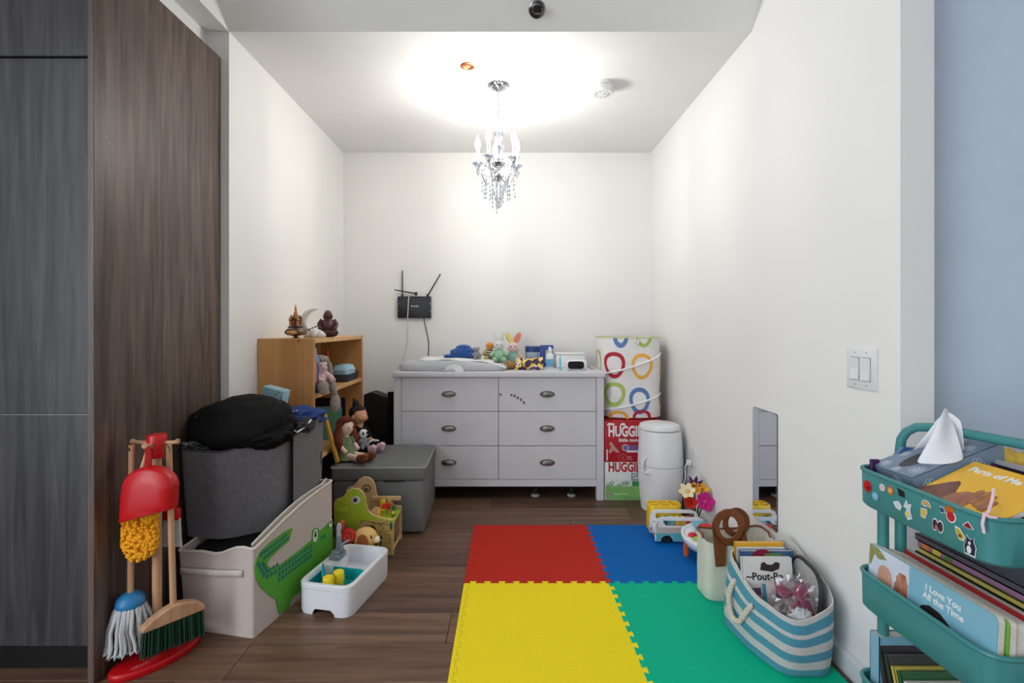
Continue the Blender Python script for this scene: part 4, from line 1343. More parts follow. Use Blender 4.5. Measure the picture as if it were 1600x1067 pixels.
for i, (yy, lb) in enumerate(((0.0, None), (.175, None))):
    p = MB().prism(ol, -.012, 0, Tr(0, yy, 0) @ Bf).build('side_panel', M_PLY, t, smooth=0, bevel=.002)
    if i == 0:
        pr = MB().prism([(a * .985 - .002, b * .985 + .002) for a, b in ol[1:17]] + [(-.152, .002), (-.152, .105), (-.147, .125), (-.135, .14), (-.115, .147), (-.095, .142), (-.082, .125), (-.076, .105), (-.076, .002), (-.004, .002)], 0, .0008, Bf)
        kid(p, 'lime_front', pr, M_LIME, smooth=0)
        pr = MB().prism([(-.004, .004), (-.004, .160), (-.06, .170), (-.11, .165), (-.165, .150), (-.19, .10), (-.152, .10), (-.147, .125), (-.135, .14), (-.115, .147), (-.095, .142), (-.082, .125), (-.076, .105), (-.076, .004)], 0.0008, .0014, Bf)
        kid(p, 'tan_print', pr, M_TAN, smooth=0)
        mb = MB()
        Bk = Bf @ Tr(0, 0, .0014)
        mb.strip([(-.155, .168), (-.10, .158), (-.05, .148), (-.022, .145)], .0022, Bk)
        mb.strip([(-.012, .148), (-.012, .118), (-.03, .112), (-.045, .118), (-.048, .105), (-.02, .095), (-.014, .085), (-.016, .06), (-.05, .055), (-.055, .04), (-.02, .036), (-.018, .02)], .0022, Bk)
        for (x, z) in ((-.155, .155), (-.095, .155), (-.072, .150), (-.085, .148), (-.062, .14), (-.058, .148), (-.045, .152), (-.03, .158), (-.062, .09), (-.06, .11), (-.05, .128)):
            mb.strip([(x - .006, z), (x + .006, z + .003)], .002, Bk)
            mb.strip([(x - .001, z - .006), (x + .002, z + .007)], .002, Bk)
        kid(p, 'line_print', mb, plas('print_brown', 76, 52, 28, .6), smooth=0)
        mb = MB().disc((-.06, .085), .009, Bk, n=14)
        mb.prism([(-.016, .125), (-.006, .122), (-.004, .15), (-.012, .16), (-.02, .148)], 0, .0006, Bk)
        mb.prism([(-.066, .04), (-.056, .04), (-.056, .075), (-.066, .075)], 0, .0006, Bk)
        kid(p, 'green_print', mb, plas('print_green', 52, 100, 40, .6), smooth=0)
        e = kid(p, 'eye', MB().disc((-.176, .262), .021, Bk, n=24, t=.001, ry=.018), plas('eye_grey', 222, 222, 226, .4), smooth=0)
        kid(p, 'pupil', MB().disc((-.180, .262), .011, Bk @ Tr(0, 0, .001), n=20, t=.0008), mat('pupil_brown', (54, 36, 24)), smooth=0)
        kid(p, 'pupil', MB().disc((-.181, .263), .006, Bk @ Tr(0, 0, .0018), n=16, t=.0008), M_BLKM, smooth=0)
        kid(p, 'pupil', MB().disc((-.183, .266), .0024, Bk @ Tr(0, 0, .0026), n=10, t=.0006), M_INKW, smooth=0)
        kid(p, 'snout', MB().rbox((-.238, -.005, .213), (.058, .010, .030), .004, 2, M=Tr(-.238, 0, .213) @ Ry(-10) @ Tr(.238, 0, -.213)), M_LIME)
    else:
        Bk = Tr(0, .175 , 0) @ Bf
        kid(p, 'eye', MB().strip([(-.176 + .020 * math.cos(a), .258 + .018 * math.sin(a)) for a in [2 * PI * i / 24 for i in range(24)]], .004, Bk, closed=True), mat('pupil_brown', (54, 36, 24)), smooth=0)
        kid(p, 'eye', MB().disc((-.176, .258), .018, Bk, n=24, t=.0004, ry=.016), plas('eye_tan', 196, 160, 120, .5), smooth=0)
        kid(p, 'pupil', MB().disc((-.178, .253), .008, Bk @ Tr(0, 0, .0004), n=16, t=.0006, ry=.006), mat('pupil_brown', (54, 36, 24)), smooth=0)
MB().rbox((-.062, .0935, .150), (.124, .161, .012), .002).build('table_top', M_LIME, t)
MB().rbox((-.20, .0935, .09), (.012, .161, .14), .002).build('inner_wall', M_PLY, t)
MB().rbox((-.007, .0935, .022), (.010, .161, .014), .002).build('stretcher', M_PLY, t)
MB().rbox((-.075, .165, .212), (.15, .012, .022), .004).build('handle_rail', M_PLY, t)
# bead wires on the table top
wr = []
for j, (x0, x1, y0, hgt, c) in enumerate(((-.075, -.015, .05, .065, (176, 30, 28)), (-.055, -.012, .10, .05, (40, 90, 160)), (-.10, -.03, .13, .06, (60, 60, 60)))):
    P = [(x0 + (x1 - x0) * i / 12, y0 + .01 * math.sin(i), .156 + hgt * math.sin(PI * i / 12) ** .5) for i in range(13)]
    w = MB().tube(P, .0016, n=6).build('bead_wire', plas('wire_%d' % j, *c, .3), t)
    wr.append((w, P))
BC = {'yellow': (248, 214, 30), 'red': (214, 36, 24), 'green': (20, 120, 70), 'orange': (232, 120, 30), 'natural': (222, 184, 130)}
for wi, k, c, s in ((0, 2, 'yellow', .010), (0, 4, 'red', .011), (0, 6, 'red', .009), (1, 2, 'red', .010), (1, 6, 'orange', .009), (1, 10, 'green', .009), (2, 2, 'yellow', .011), (2, 4, 'yellow', .010), (2, 8, 'natural', .010)):
    p = wr[wi][1][k]
    kid(wr[wi][0], 'bead', MB().lathe([(.001, -s), (s, -s * .9), (s * 1.05, 0), (s, s * .9), (.001, s)], p, n=12), plas('bead_' + c, *BC[c], .35))
MB().rbox((-.078, .04, .180), (.013, .014, .046), .003).build('peg_block', plas('bead_yellow', *BC['yellow'], .35), t)
MB().lathe([(.001, .157), (.02, .157), (.02, .163), (.001, .163)], (-.078, .045, 0)).build('dial', M_PLY, t)
MB().lathe([(.001, -.003), (.024, -.003), (.024, .003), (.001, .003)], M=Tr(-.105, .09, .172) @ Rx(50) @ Rz(20)).build('spinner', M_PLY, t)
MB().ell((-.018, .075, .172), (.009, .009, .009), 10, 8).build('peg_block', plas('bead_yellow', *BC['yellow'], .35), t)
MB().rbox((-.018, .075, .162), (.016, .016, .014), .003).build('peg_block', plas('bead_green', *BC['green'], .35), t)

# toy puppy in front of the arch
t = thing('toy_puppy', 'tan toy puppy with brown ears peeking over the toy sink', 'toy dog', (-.640, 2.235, 0), 8)
M_PUP = mat('puppy_tan', (238, 194, 116), rough=.6, scale=60, var=.05)
MB().ell((0, 0, .055), (.045, .04, .056), 20, 12).build('body', M_PUP, t)
MB().ell((0, 0, .122), (.054, .046, .046), 28, 16).build('head', M_PUP, t)
MB().ell((.052, -.012, .116), (.017, .019, .015), 14, 8).build('muzzle', plas('muzzle_cream', 250, 234, 206, .6), t)
MB().ell((.067, -.014, .121), (.006, .007, .005), 10, 6).build('nose', M_BLKM, t)
MB().ell((0, 0, 0), (.026, .007, .038), 16, 10, M=Tr(-.006, -.044, .118) @ Ry(-8)).build('ear', plas('ear_brown', 164, 84, 36, .6), t)
MB().ell((.030, -.034, .135), (.004, .004, .010), 10, 6).build('eye', M_BLKM, t)
# red swirl toy figure beside the bin
t = thing('toy_figure', 'red and brown toy figure with a swirl between bin and dinosaur toy', 'toy', (-.725, 2.245, 0), 0)
MB().ell((0, 0, .06), (.05, .04, .062), 18, 10).build('body', plas('fig_navy', 24, 34, 60, .6), t)
MB().lathe([(.001, -.012), (.030, -.012), (.034, -.004), (.034, .006), (.028, .012), (.001, .013)], M=Tr(.018, -.038, .142) @ Rx(90), n=24).build('swirl_disc', plas('fig_red', 206, 36, 22, .4), t)
MB().strip([((.004 + .0032 * a) * math.cos(a * 1.0), (.004 + .0032 * a) * math.sin(a * 1.0)) for a in [.35 * i for i in range(20)]], .003, basis((.018, -.0515, .142), (1, 0, 0), (0, 0, 1))).build('swirl', plas('fig_pink', 240, 110, 90, .4), t, smooth=0)
MB().ell((-.028, -.004, .150), (.034, .034, .04), 18, 10).build('head', plas('fig_brown', 92, 44, 26, .6), t)
MB().prism([(-.022, 0), (.014, -.006), (.018, .03), (.004, .042)], -.008, .008, basis((-.022, -.03, .168), (1, 0, 0), (0, 0, 1))).build('hat', plas('fig_orange', 216, 70, 26, .5), t, bevel=.003)
MB().ell((.03, -.046, .075), (.022, .012, .022), 14, 8).build('badge', plas('fig_blue', 40, 90, 170, .4), t)
# ================================================================== ON TOP OF THE BOOKSHELF
ZT = 1.019
# ornate tower ornament
M_ORN = mat('ornament_copper', (158, 66, 34), rough=.3, metal=.25, scale=120, col2=(226, 160, 90), kind='grain')
M_ORND = mat('ornament_dark', (66, 44, 28), rough=.25, metal=.1, scale=110, col2=(120, 84, 50), kind='grain')
t = thing('tower_ornament', 'coppery miniature domed tower on a lacquered egg base', 'ornament', (-1.045, 2.445, ZT))
MB().lathe([(.001, 0), (.018, 0), (.020, .003), (.008, .006), (.010, .010), (.040, .016), (.052, .024), (.050, .036), (.038, .048), (.001, .05)], n=30).build('base', M_ORND, t, smooth=40)
MB().lathe([(.001, .05), (.036, .05), (.037, .056), (.032, .060), (.001, .061)], n=24).build('platform', mat('ornament_black', (30, 24, 20), rough=.4), t)
MB().ell((.002, -.046, .028), (.026, .008, .010), 16, 8).build('medallion', mat('medallion_gold', (240, 196, 120), rough=.3, col2=(170, 70, 30), scale=160), t)
def onion(mb, x, y, z, h, r):
    mb.lathe([(.001, 0), (r * .8, 0), (r * .8, h * .45), (r * .95, h * .47), (r * .7, h * .5), (r * 1.15, h * .62), (r * 1.0, h * .72), (r * .4, h * .84), (r * .12, h * .92), (.0005, h)], (x, y, z), n=12)
mb = MB()
mb.lathe([(.001, 0), (.018, 0), (.017, .03), (.011, .045), (.012, .05), (.006, .075), (.004, .082), (.0065, .087), (.003, .095), (.0008, .108)], (0, 0, .061), n=16)
mb.build('spire', M_ORN, t, smooth=35)
for k in range(8):
    a = 2 * PI * k / 8
    mb = MB()
    r = .024 if k % 2 else .021
    onion(mb, r * math.cos(a), r * math.sin(a), .061, .046 if k % 2 else .058, .0098)
    mb.build('dome', M_ORN if k % 2 else M_ORND, t, smooth=40)
# crescent moon figurine
t = thing('moon_figurine', 'white crescent moon figurine rising from a cloud', 'figurine', (-.985, 2.53, ZT))
M_PORC = plas('porcelain', 236, 234, 230, .3)
mb = MB()
for (x, y, z, r) in ((-.03, 0, .018, .022), (0, -.004, .02, .024), (.028, 0, .018, .021), (-.012, .014, .022, .022), (.015, .012, .022, .022), (.042, .004, .012, .015), (-.046, .004, .012, .014)):
    mb.ell((x, y, z), (r, r * .8, r * .95), 12, 8, zmin=0)
mb.build('cloud', M_PORC, t, remesh=.0025)
P, Rr = [], []
for i in range(21):
    a = math.radians(75 + 215 * i / 20)
    P.append((.006 + .058 * math.cos(a), .0, .088 + .058 * math.sin(a)))
    Rr.append(.0015 + .0165 * math.sin(PI * i / 20))
MB().tube(P, Rr, n=12).build('crescent', M_PORC, t)
mb = MB().tube([(-.03, -.014, .040), (-.005, -.024, .048), (.02, -.02, .06), (.035, -.008, .068)], .0018, n=6)
for q in ((-.02, -.018, .043), (.0, -.024, .050), (.014, -.022, .056), (.028, -.014, .065)):
    mb.ell(q, (.005, .003, .004), 8, 6)
mb.build('branch', mat('branch_dark', (60, 56, 54)), t)
# laughing figure statue
t = thing('seated_statue', 'dark brown carved statue of a seated laughing figure', 'statue', (-.965, 2.665, ZT), 14)
t.scale = (.80, .85, .96)
M_STAT = mat('carved_brown', (88, 40, 40), rough=.42, scale=80, col2=(58, 24, 26), bump=.25)
mb = MB()
mb.ell((0, 0, .022), (.066, .045, .026), 24, 10, zmin=0)
mb.ell((0, .004, .062), (.047, .036, .046), 20, 12)
mb.ell((0, -.018, .060), (.032, .025, .030), 16, 10)
mb.ell((0, -.004, .124), (.026, .025, .028), 18, 12)
mb.ell((-.026, -.002, .116), (.006, .006, .014), 8, 6)
mb.ell((.026, -.002, .116), (.006, .006, .014), 8, 6)
mb.ell((0, -.026, .118), (.008, .008, .006), 8, 6)
for s in (-1, 1):
    mb.tube([(s * .036, .0, .096), (s * .056, -.006, .072), (s * .048, -.028, .046), (s * .03, -.036, .042)], [.015, .014, .012, .010], n=10)
    mb.tube([(s * .02, -.012, .03), (s * .055, -.03, .026), (s * .02, -.044, .018)], [.018, .016, .012], n=10)
mb.build('figure', M_STAT, t, remesh=.0028)

# ================================================================== IN THE BOOKSHELF
M_PAGE = mat('paper_pages', (232, 226, 214), rough=.9, scale=200, var=.08, kind='grain')
def book(name, label, M, w, h, th, col, group=None, pages=True, ccol2=None, rough=.4, cat='book', pscale=60):
    """local: x width (spine at -x), y thickness (front = -y), z height from 0"""
    t = thing(name, label, cat, M=M, group=group)
    cm = mat('cover_%s_%s' % ('_'.join(map(str, col)), '_'.join(map(str, ccol2 or (0,)))), col, rough=rough, scale=pscale, col2=ccol2, var=.03)
    mb = MB()
    c = .0016
    mb.box((0, -th / 2 + c / 2, h / 2), (w, c, h))
    mb.box((0, th / 2 - c / 2, h / 2), (w, c, h))
    mb.box((-w / 2 + c / 2, 0, h / 2), (c, th, h))
    mb.build('cover', cm, t, smooth=0)
    MB().box((.001, 0, h / 2), (w - .006, th - 2 * c, h - .005)).build('pages', M_PAGE, t, smooth=0)
    return t
# upright books at the near end of the upper shelf, spines out
ZS = .7465
for i, (w, h, th, c, y, lb) in enumerate(((.19, .225, .014, (150, 190, 226), 2.418, 'pale blue spined book, nearest of the upright books on the shelf'),
                                          (.19, .205, .016, (222, 96, 28), 2.436, 'orange spined book next to the pale blue one on the shelf'),
                                          (.18, .19, .012, (34, 84, 150), 2.453, 'dark blue spined book beside the plush bunny on the shelf'))):
    t = book('picture_book', lb, Tr(-.935 - w / 2, y, ZS) @ Rz(180), w, h, th, c, 'upright books on the upper shelf')
    MB().box((-w / 2 - .0003, 0, .03), (.0006, th * .9, .05)).build('spine_label', plas('spine_blue', 30, 78, 150, .5), t, smooth=0)
    MB().box((-w / 2 - .0003, 0, h - .03), (.0006, th * .9, .03)).build('spine_label', plas('spine_sky', 150, 190, 230, .5), t, smooth=0)
tag(MB().rbox((-1.08, 2.50, ZS + .115), (.10, .03, .23), .012, 3).build('storage_case', plas('navy_case', 24, 48, 92, .5)), 'navy blue upright case behind the plush bunny on the shelf', 'case')
tag(MB().rbox((-1.09, 2.70, ZS + .09), (.12, .12, .18), .008, 2).build('storage_case', M_BLKM), 'black upright case in the middle of the upper shelf', 'case')
tag(MB().rbox((-1.06, 2.60, ZS + .10), (.05, .03, .20), .004, 2).build('cardboard_tube_box', mat('taupe_card', (150, 136, 118), rough=.8)), 'taupe narrow box between the bunny and the black case', 'box')
# plush bunny with a pink face, sitting on the shelf edge, legs hanging over
M_GFUR = mat('grey_plush', (176, 160, 152), rough=1, kind='grain', scale=260, var=.16, bump=.9, sheen=.3)
M_PFUR = mat('pink_plush', (232, 196, 196), rough=1, kind='grain', scale=260, var=.08, bump=.5, sheen=.3)
t = thing('plush_bunny', 'grey plush bunny with pink face sitting on the shelf edge', 'plush toy', (-.948, 2.515, ZS), 58)
# local: faces -Y
mb = MB()
mb.ell((0, .02, .055), (.045, .042, .062), 18, 12)
mb.ell((0, .012, .125), (.043, .042, .044), 18, 12)
for s in (-1, 1):
    mb.tube([(s * .03, 0, .09), (s * .04, -.035, .065), (s * .028, -.062, .055)], [.014, .014, .015], n=10)
mb.build('body', M_PFUR, t, remesh=.004)
mb = MB()
mb.ell((0, .036, .06), (.052, .035, .066), 18, 12)
mb.ell((0, .030, .135), (.051, .039, .046), 18, 12)
mb.ell((0, .010, .164), (.046, .040, .022), 18, 10)
mb.build('fur_coat', M_GFUR, t, remesh=.004)
for s in (-1, 1):
    MB().tube([(s * .024, .03, .170), (s * .05, .035, .168), (s * .064, .03, .125), (s * .066, .022, .06), (s * .062, .015, .03)], [.014, .020, .028, .032, .014], n=12, flat=.55).build('ear', M_GFUR, t, smooth=180)
MB().tube([(-.03, -.012, .032), (-.045, -.055, .026), (-.047, -.075, .026)], [.024, .022, .020], n=12).build('leg', M_GFUR, t, smooth=180)
MB().ell((-.049, -.085, .030), (.029, .020, .034), 16, 10).build('foot', M_GFUR, t)
MB().tube([(.03, -.01, .03), (.044, -.038, .020), (.046, -.050, -.03)], [.024, .021, .018], n=12).build('leg', M_GFUR, t, smooth=180)
MB().ell((.046, -.055, -.062), (.030, .022, .048), 16, 10).build('foot', M_GFUR, t)
for s in (-1, 1):
    MB().ell((s * .018, -.028, .133), (.004, .003, .004), 8, 6).build('eye', M_BLKM, t)
MB().ell((0, -.032, .120), (.012, .007, .008), 10, 6).build('nose', M_PFUR, t)
# far end: dark tray, patterned tissue box, orange bottle
t = thing('storage_tray', 'dark grey shallow tray at the far end of the upper shelf', 'tray', (-1.02, 3.03, ZS))
rings = [rring(.15, .22, .02, 0), rring(.165, .235, .02, .045), rring(.159, .229, .02, .045), rring(.145, .214, .02, .004)]
MB().loft(rings).build('tray', mat('tray_dark', (52, 54, 58), rough=.5), t)
t = thing('pencil_case', 'pale blue patterned soft case lying in the dark tray', 'case', (-1.0, 3.03, ZS + .006), 0)
rings = [rring(.09, .15, .02, 0), rring(.10, .17, .025, .02), rring(.10, .17, .03, .06), rring(.085, .15, .03, .085), rring(.04, .10, .02, .092)]
MB().loft(rings).build('case_body', mat('case_pattern', (120, 180, 204), rough=.7, kind='grain', scale=70, col2=(190, 220, 228)), t, smooth=60)
MB().tube(rring(.103, .172, .03, .062), .002, n=5, closed=True).build('zip', M_INKW, t)
t = thing('spray_bottle', 'orange capped clear bottle behind the patterned case', 'bottle', (-1.12, 3.08, ZS))
MB().lathe([(.001, 0), (.028, 0), (.030, .004), (.030, .085), (.022, .105), (.012, .112), (.001, .112)], n=20).build('bottle_body', plas('bottle_pale', 210, 206, 200, .3), t)
MB().lathe([(.013, .112), (.016, .114), (.015, .135), (.010, .150), (.008, .185), (.001, .19)], n=16).build('cap', plas('cap_orange', 226, 84, 34, .4), t)
# lower compartment
for i, (w, h, th, c, y, a, lb) in enumerate(((.19, .20, .018, (232, 226, 222), 2.42, 0, 'white spined book with red blocks below the shelf board'),
                                             (.20, .19, .014, (120, 178, 210), 2.80, 4, 'blue and green picture book in the lower shelf'),
                                             (.20, .17, .014, (52, 120, 60), 2.825, 4, 'dark green picture book behind the blue one in the lower shelf'),
                                             (.20, .23, .02, (36, 34, 38), 2.87, 2, 'black spined book in the lower shelf behind the dolls'),
                                             (.18, .22, .02, (150, 90, 60), 2.47, 0, 'brown spined book in the lower shelf beside the white one'))):
    t = book('picture_book', lb, Tr(-.94 - w / 2, y, .432) @ Rz(180) @ Ry(0), w, h, th, c, 'books in the lower shelf', ccol2=(110, 190, 90) if i == 1 else None, pscale=14)
    if i == 0:
        mb = MB()
        for k in range(3):
            mb.box((-w / 2 - .0003, 0, .165 + .012 * k), (.0006, th * .7, .008))
        mb.build('spine_block', M_INKR, t, smooth=0)
for i, (c, y, lb) in enumerate((((140, 30, 40), 2.5, 'dark red book lying at the bottom of the bookshelf'), ((70, 80, 60), 2.95, 'olive book standing at the bottom of the bookshelf'))):
    book('picture_book', lb, Tr(-.95 - .09, y, .092) @ Rz(180), .18, .24, .03, c)
# leaning yellow wooden frame edge
t = thing('wooden_slat', 'yellow wooden slat leaning from the ottoman into the bookshelf', 'wood slat', M=Tr(-.885, 2.585, .366) @ Ry(-15.5))
MB().rbox((0, 0, .14), (.014, .030, .28), .0015, 1).build('slat', mat('yellow_wood', (214, 170, 66), rough=.5, kind='wood', col2=(190, 140, 46), scale=40), t)
mb = MB()
for i in range(13):
    mb.box((.0071, -.008 if i % 2 else -.005, .02 + .02 * i), (.0004, .008 if i % 2 else .014, .0012))
mb.build('tick_marks', mat('tick_brown', (90, 60, 30)), t, smooth=0)

# ================================================================== DOLLS ON THE OTTOMAN
ZO = .3645
M_SKIN1 = mat('doll_fabric_light', (244, 212, 196), rough=.85, scale=120, var=.03)
M_SKIN2 = mat('doll_vinyl_tan', (222, 158, 120), rough=.5, scale=60, var=.03)
M_RHAIR = mat('doll_red_hair', (130, 56, 30), rough=.9, kind='grain', scale=200, var=.25, bump=.6)
t = thing('rag_doll', 'red haired rag doll in a green dress seated on the ottoman', 'doll', (-.868, 2.665, ZO), 62)
# local faces -Y ; legs forward
mb = MB()
mb.ell((0, 0, .170), (.040, .038, .046), 20, 14)
mb.tube([(0, .0, .14), (0, .004, .11), (0, .004, .03)], [.014, .022, .030], n=12)
for s in (-1, 1):
    mb.tube([(s * .026, 0, .105), (s * .048, -.012, .075), (s * .044, -.045, .045)], [.012, .012, .013], n=10)
    mb.tube([(s * .018, -.01, .022), (s * .024, -.07, .020), (s * .026, -.13, .020)], [.020, .018, .017], n=10)
mb.build('body', M_SKIN1, t, remesh=.0035)
MB().loft([[Vector((r * 1.05 * math.cos(a), .004 + r * .9 * math.sin(a) - k, z)) for a in [2 * PI * i / 24 for i in range(24)]] for z, r, k in ((.118, .024, 0), (.105, .032, 0), (.07, .038, .002), (.035, .050, .012), (.006, .062, .028))], True, True).build('dress', mat('sage_fabric', (122, 138, 96), rough=.9, kind='weave', col2=(100, 116, 78), scale=120), t)
for s in (-1, 1):
    MB().tube([(s * .028, 0, .112), (s * .044, -.008, .085)], [.016, .019], n=10).build('sleeve', MATS['sage_fabric'], t)
    MB().tube([(s * .026, -.12, .021), (s * .027, -.15, .022), (s * .028, -.165, .034), (s * .028, -.17, .048)], [.021, .022, .021, .014], n=12).build('shoe', plas('shoe_brown', 122, 62, 32, .8), t)
mb = MB()
mb.ell((0, .012, .184), (.047, .040, .044), 24, 14)
mb.ell((0, -.016, .209), (.034, .020, .014), 14, 8)
for s in (-1, 1):
    mb.tube([(s * .038, .008, .185), (s * .052, .006, .14), (s * .058, -.006, .10), (s * .055, -.012, .062)], [.016, .022, .026, .012], n=10)
mb.build('hair', M_RHAIR, t, remesh=.004)
for s in (-1, 1):
    MB().ell((s * .015, -.036, .170), (.0042, .003, .0048), 8, 6).build('eye', mat('eye_dark', (40, 28, 24), rough=.3), t)
MB().strip([(-.008, 0), (-.004, -.003), (0, -.004), (.004, -.003), (.008, 0)], .002, basis((0, -.0375, .156), (1, 0, 0), (0, -.15, 1))).build('mouth', plas('mouth_pink', 206, 110, 104), t, smooth=0)

t = thing('black_haired_doll', 'black haired baby doll in black clothes seated by the bookshelf', 'doll', (-.845, 2.82, ZO), 64)
mb = MB()
mb.ell((0, 0, .205), (.047, .044, .050), 22, 14)
mb.ell((0, -.040, .196), (.026, .012, .020), 12, 8)
mb.ell((0, -.050, .200), (.006, .006, .006), 8, 6)
for s in (-1, 1):
    mb.ell((s * .022, -.036, .192), (.012, .010, .011), 8, 6)
    mb.ell((s * .048, .004, .198), (.007, .009, .013), 8, 6)
mb.tube([(0, 0, .165), (0, .0, .10)], [.016, .03], n=12)
for s in (-1, 1):
    mb.tube([(s * .05, -.03, .07), (s * .046, -.062, .055), (s * .042, -.078, .054)], [.012, .011, .012], n=10)
mb.build('body', M_SKIN2, t, remesh=.0035)
mb = MB()
mb.ell((0, .004, .085), (.046, .038, .07), 20, 12)
for s in (-1, 1):
    mb.tube([(s * .034, 0, .135), (s * .055, -.01, .10), (s * .05, -.035, .07)], [.018, .018, .015], n=10)
    mb.tube([(s * .022, -.01, .028), (s * .03, -.07, .034), (s * .034, -.12, .028)], [.028, .024, .020], n=12)
mb.build('outfit', M_BLKC, t, remesh=.004)
mb = MB()
mb.ell((0, .013, .220), (.050, .043, .046), 22, 14)
mb.ell((0, -.016, .244), (.034, .022, .014), 12, 8)
mb.ell((-.012, .012, .275), (.020, .018, .022), 14, 10)
mb.tube([(-.012, .012, .285), (-.022, .018, .300), (-.03, .02, .300)], [.012, .008, .002], n=8)
mb.build('hair', plas('doll_black_hair', 26, 20, 20, .8), t, remesh=.004)
for s in (-1, 1):
    MB().strip([(-.007, .001), (-.003, -.002), (.003, -.002), (.007, .001)], .0022, basis((s * .019, -.0465, .205), (1, s * -.35 * -1 * .0, 0), (0, -.1, 1))).build('eye', mat('eye_dark', (40, 28, 24), rough=.3), t, smooth=0)
    MB().tube([(s * .034, -.115, .030), (s * .036, -.135, .034), (s * .036, -.145, .052)], [.021, .023, .015], n=12).build('shoe', plas('shoe_pink', 214, 172, 186, .7), t)
MB().strip([(-.006, 0), (0, -.002), (.006, 0)], .003, basis((0, -.0555, .184), (1, 0, 0), (0, -.1, 1))).build('mouth', plas('mouth_pink', 206, 110, 104), t, smooth=0)
MB().tube([(-.045, -.085, .05), (0.0, -.10, .075), (.05, -.10, .06)], .005, n=8).build('bottle_strap', M_PORC, t)
# small grey plush between the dolls
t = thing('small_plush', 'small grey and white plush animal between the two dolls', 'plush toy', (-.800, 2.745, ZO + .036), 45)
mb = MB()
mb.ell((0, 0, .035), (.024, .022, .034), 14, 10)
for s in (-1, 1):
    mb.tube([(s * .016, -.006, .05), (s * .028, -.022, .036)], [.010, .011], n=8)
    mb.tube([(s * .012, -.008, .012), (s * .018, -.034, .012)], [.012, .012], n=8)
mb.build('body', mat('plush_mid_grey', (150, 150, 154), rough=1, kind='grain', scale=260, var=.15, bump=.5), t, remesh=.003)
MB().ell((0, -.004, .082), (.026, .024, .024), 16, 10).build('head', M_INKW, t)
for s in (-1, 1):
    MB().ell((s * .022, .002, .102), (.009, .006, .010), 10, 6).build('ear', M_BLKC, t)
    MB().ell((s * .011, -.024, .086), (.007, .004, .009), 10, 6).build('eye_patch', M_BLKC, t)
MB().ell((0, -.028, .076), (.004, .003, .003), 8, 6).build('nose', M_BLKM, t)

# black bags between bookshelf and dresser
t = thing('paper_bag', 'black paper bag with a slanted top standing beside the bookshelf', 'bag', (-.845, 3.37, 0), 0)
mb = MB()
mb.prism([(-.115, 0), (.085, 0), (.085, .600), (.045, .598), (-.06, .635), (-.115, .618)], -.06, .06, basis((0, 0, 0), (1, 0, 0), (0, 0, 1)))
mb.build('bag_body', M_BLKM, t, smooth=0, bevel=.003)
MB().prism([(-.03, .02), (.0, .3), (-.01, .55), (-.02, .3)], 0, .001, basis((0, -.0605, 0), (1, 0, 0), (0, 0, 1))).build('crease', plas('crease_black', 34, 34, 36, .5), t, smooth=0)
t = thing('folded_board', 'flat black board tucked against the left side of the dresser', 'board', (-.742, 3.22, 0), 0)
MB().rbox((0, 0, .325), (.066, .02, .65), .003).build('board', M_BLKC, t)

# ================================================================== ON THE DRESSER
# blue fuzzy soft toy draped on the pad (plain)
M_BFUR = mat('blue_plush', (28, 92, 176), rough=1, kind='grain', scale=240, var=.2, bump=.9, sheen=.3)
t = thing('blue_plush', 'blue fuzzy crumpled soft plush lying on the changing pad', 'plush toy', (-.30, 3.36, ZD + .068))
mb = MB()
mb.ell((0, 0, .036), (.085, .06, .042), 28, 16, amp=.2, freq=8, seed=2, zmin=0)
mb.ell((-.085, 0, .012), (.05, .03, .014), 16, 8, zmin=0)
mb.ell((.05, -.02, .02), (.06, .04, .022), 16, 8, zmin=0)
mb.ell((.005, .0, .068), (.055, .045, .022), 16, 8)
mb.build('plush_body', M_BFUR, t, remesh=.005)
def plush(name, label, loc, rz, s, mats, ears, M=None, cat='plush toy'):
    """sitting plush: mats = body, head, ear, limbs"""
    t = thing(name, label, cat, M=Tr(*loc) @ Rz(rz) @ Sc(s, s, s))
    mb = MB()
    mb.ell((0, 0, .045), (.036, .032, .048), 18, 12)
    mb.build('body', mats[0], t, smooth=180)
    MB().ell((0, -.004, .112), (.034, .031, .032), 20, 14).build('head', mats[1], t, smooth=180)
    for sx in (-1, 1):
        MB().tube([(sx * .026, 0, .075), (sx * .046, -.012, .055), (sx * .052, -.02, .042)], [.012, .014, .013], n=10).build('arm', mats[3], t, smooth=180)
        MB().tube([(sx * .018, -.012, .016), (sx * .030, -.045, .018), (sx * .032, -.058, .024)], [.016, .017, .016], n=10).build('leg', mats[3], t, smooth=180)
        MB().ell((sx * .013, -.033, .117), (.004, .003, .004), 8, 6).build('eye', M_BLKM, t)
        if ears == 'long':
            MB().ell((0, 0, .032), (.011, .006, .036), 12, 10, M=Tr(sx * .014, 0, .135) @ Ry(sx * 14)).build('ear', mats[2], t, smooth=180)
        elif ears == 'round':
            MB().ell((sx * .030, .004, .132), (.013, .007, .013), 12, 8).build('ear', mats[2], t)
    MB().ell((0, -.035, .106), (.005, .004, .004), 8, 6).build('nose', mats[2], t)
    return t
PL = lambda n, c, v=.1: mat('plush_' + n, c, rough=1, kind='grain', scale=300, var=v, bump=.4, sheen=.3)
plush('plush_elephant', 'small grey plush lying beside the blue plush on the pad', (-.205, 3.32, ZD + .062), 20, .55, (PL('grey', (150, 150, 154)),) * 4, 'round')
t = plush('plush_duck', 'orange headed plush with a black and white striped body', (-.118, 3.40, ZD + .052), 8, .84, (PL('cream', (226, 214, 190)), PL('orange', (240, 158, 72)), PL('orange', (240, 158, 72)), PL('tan', (206, 170, 100))), '')
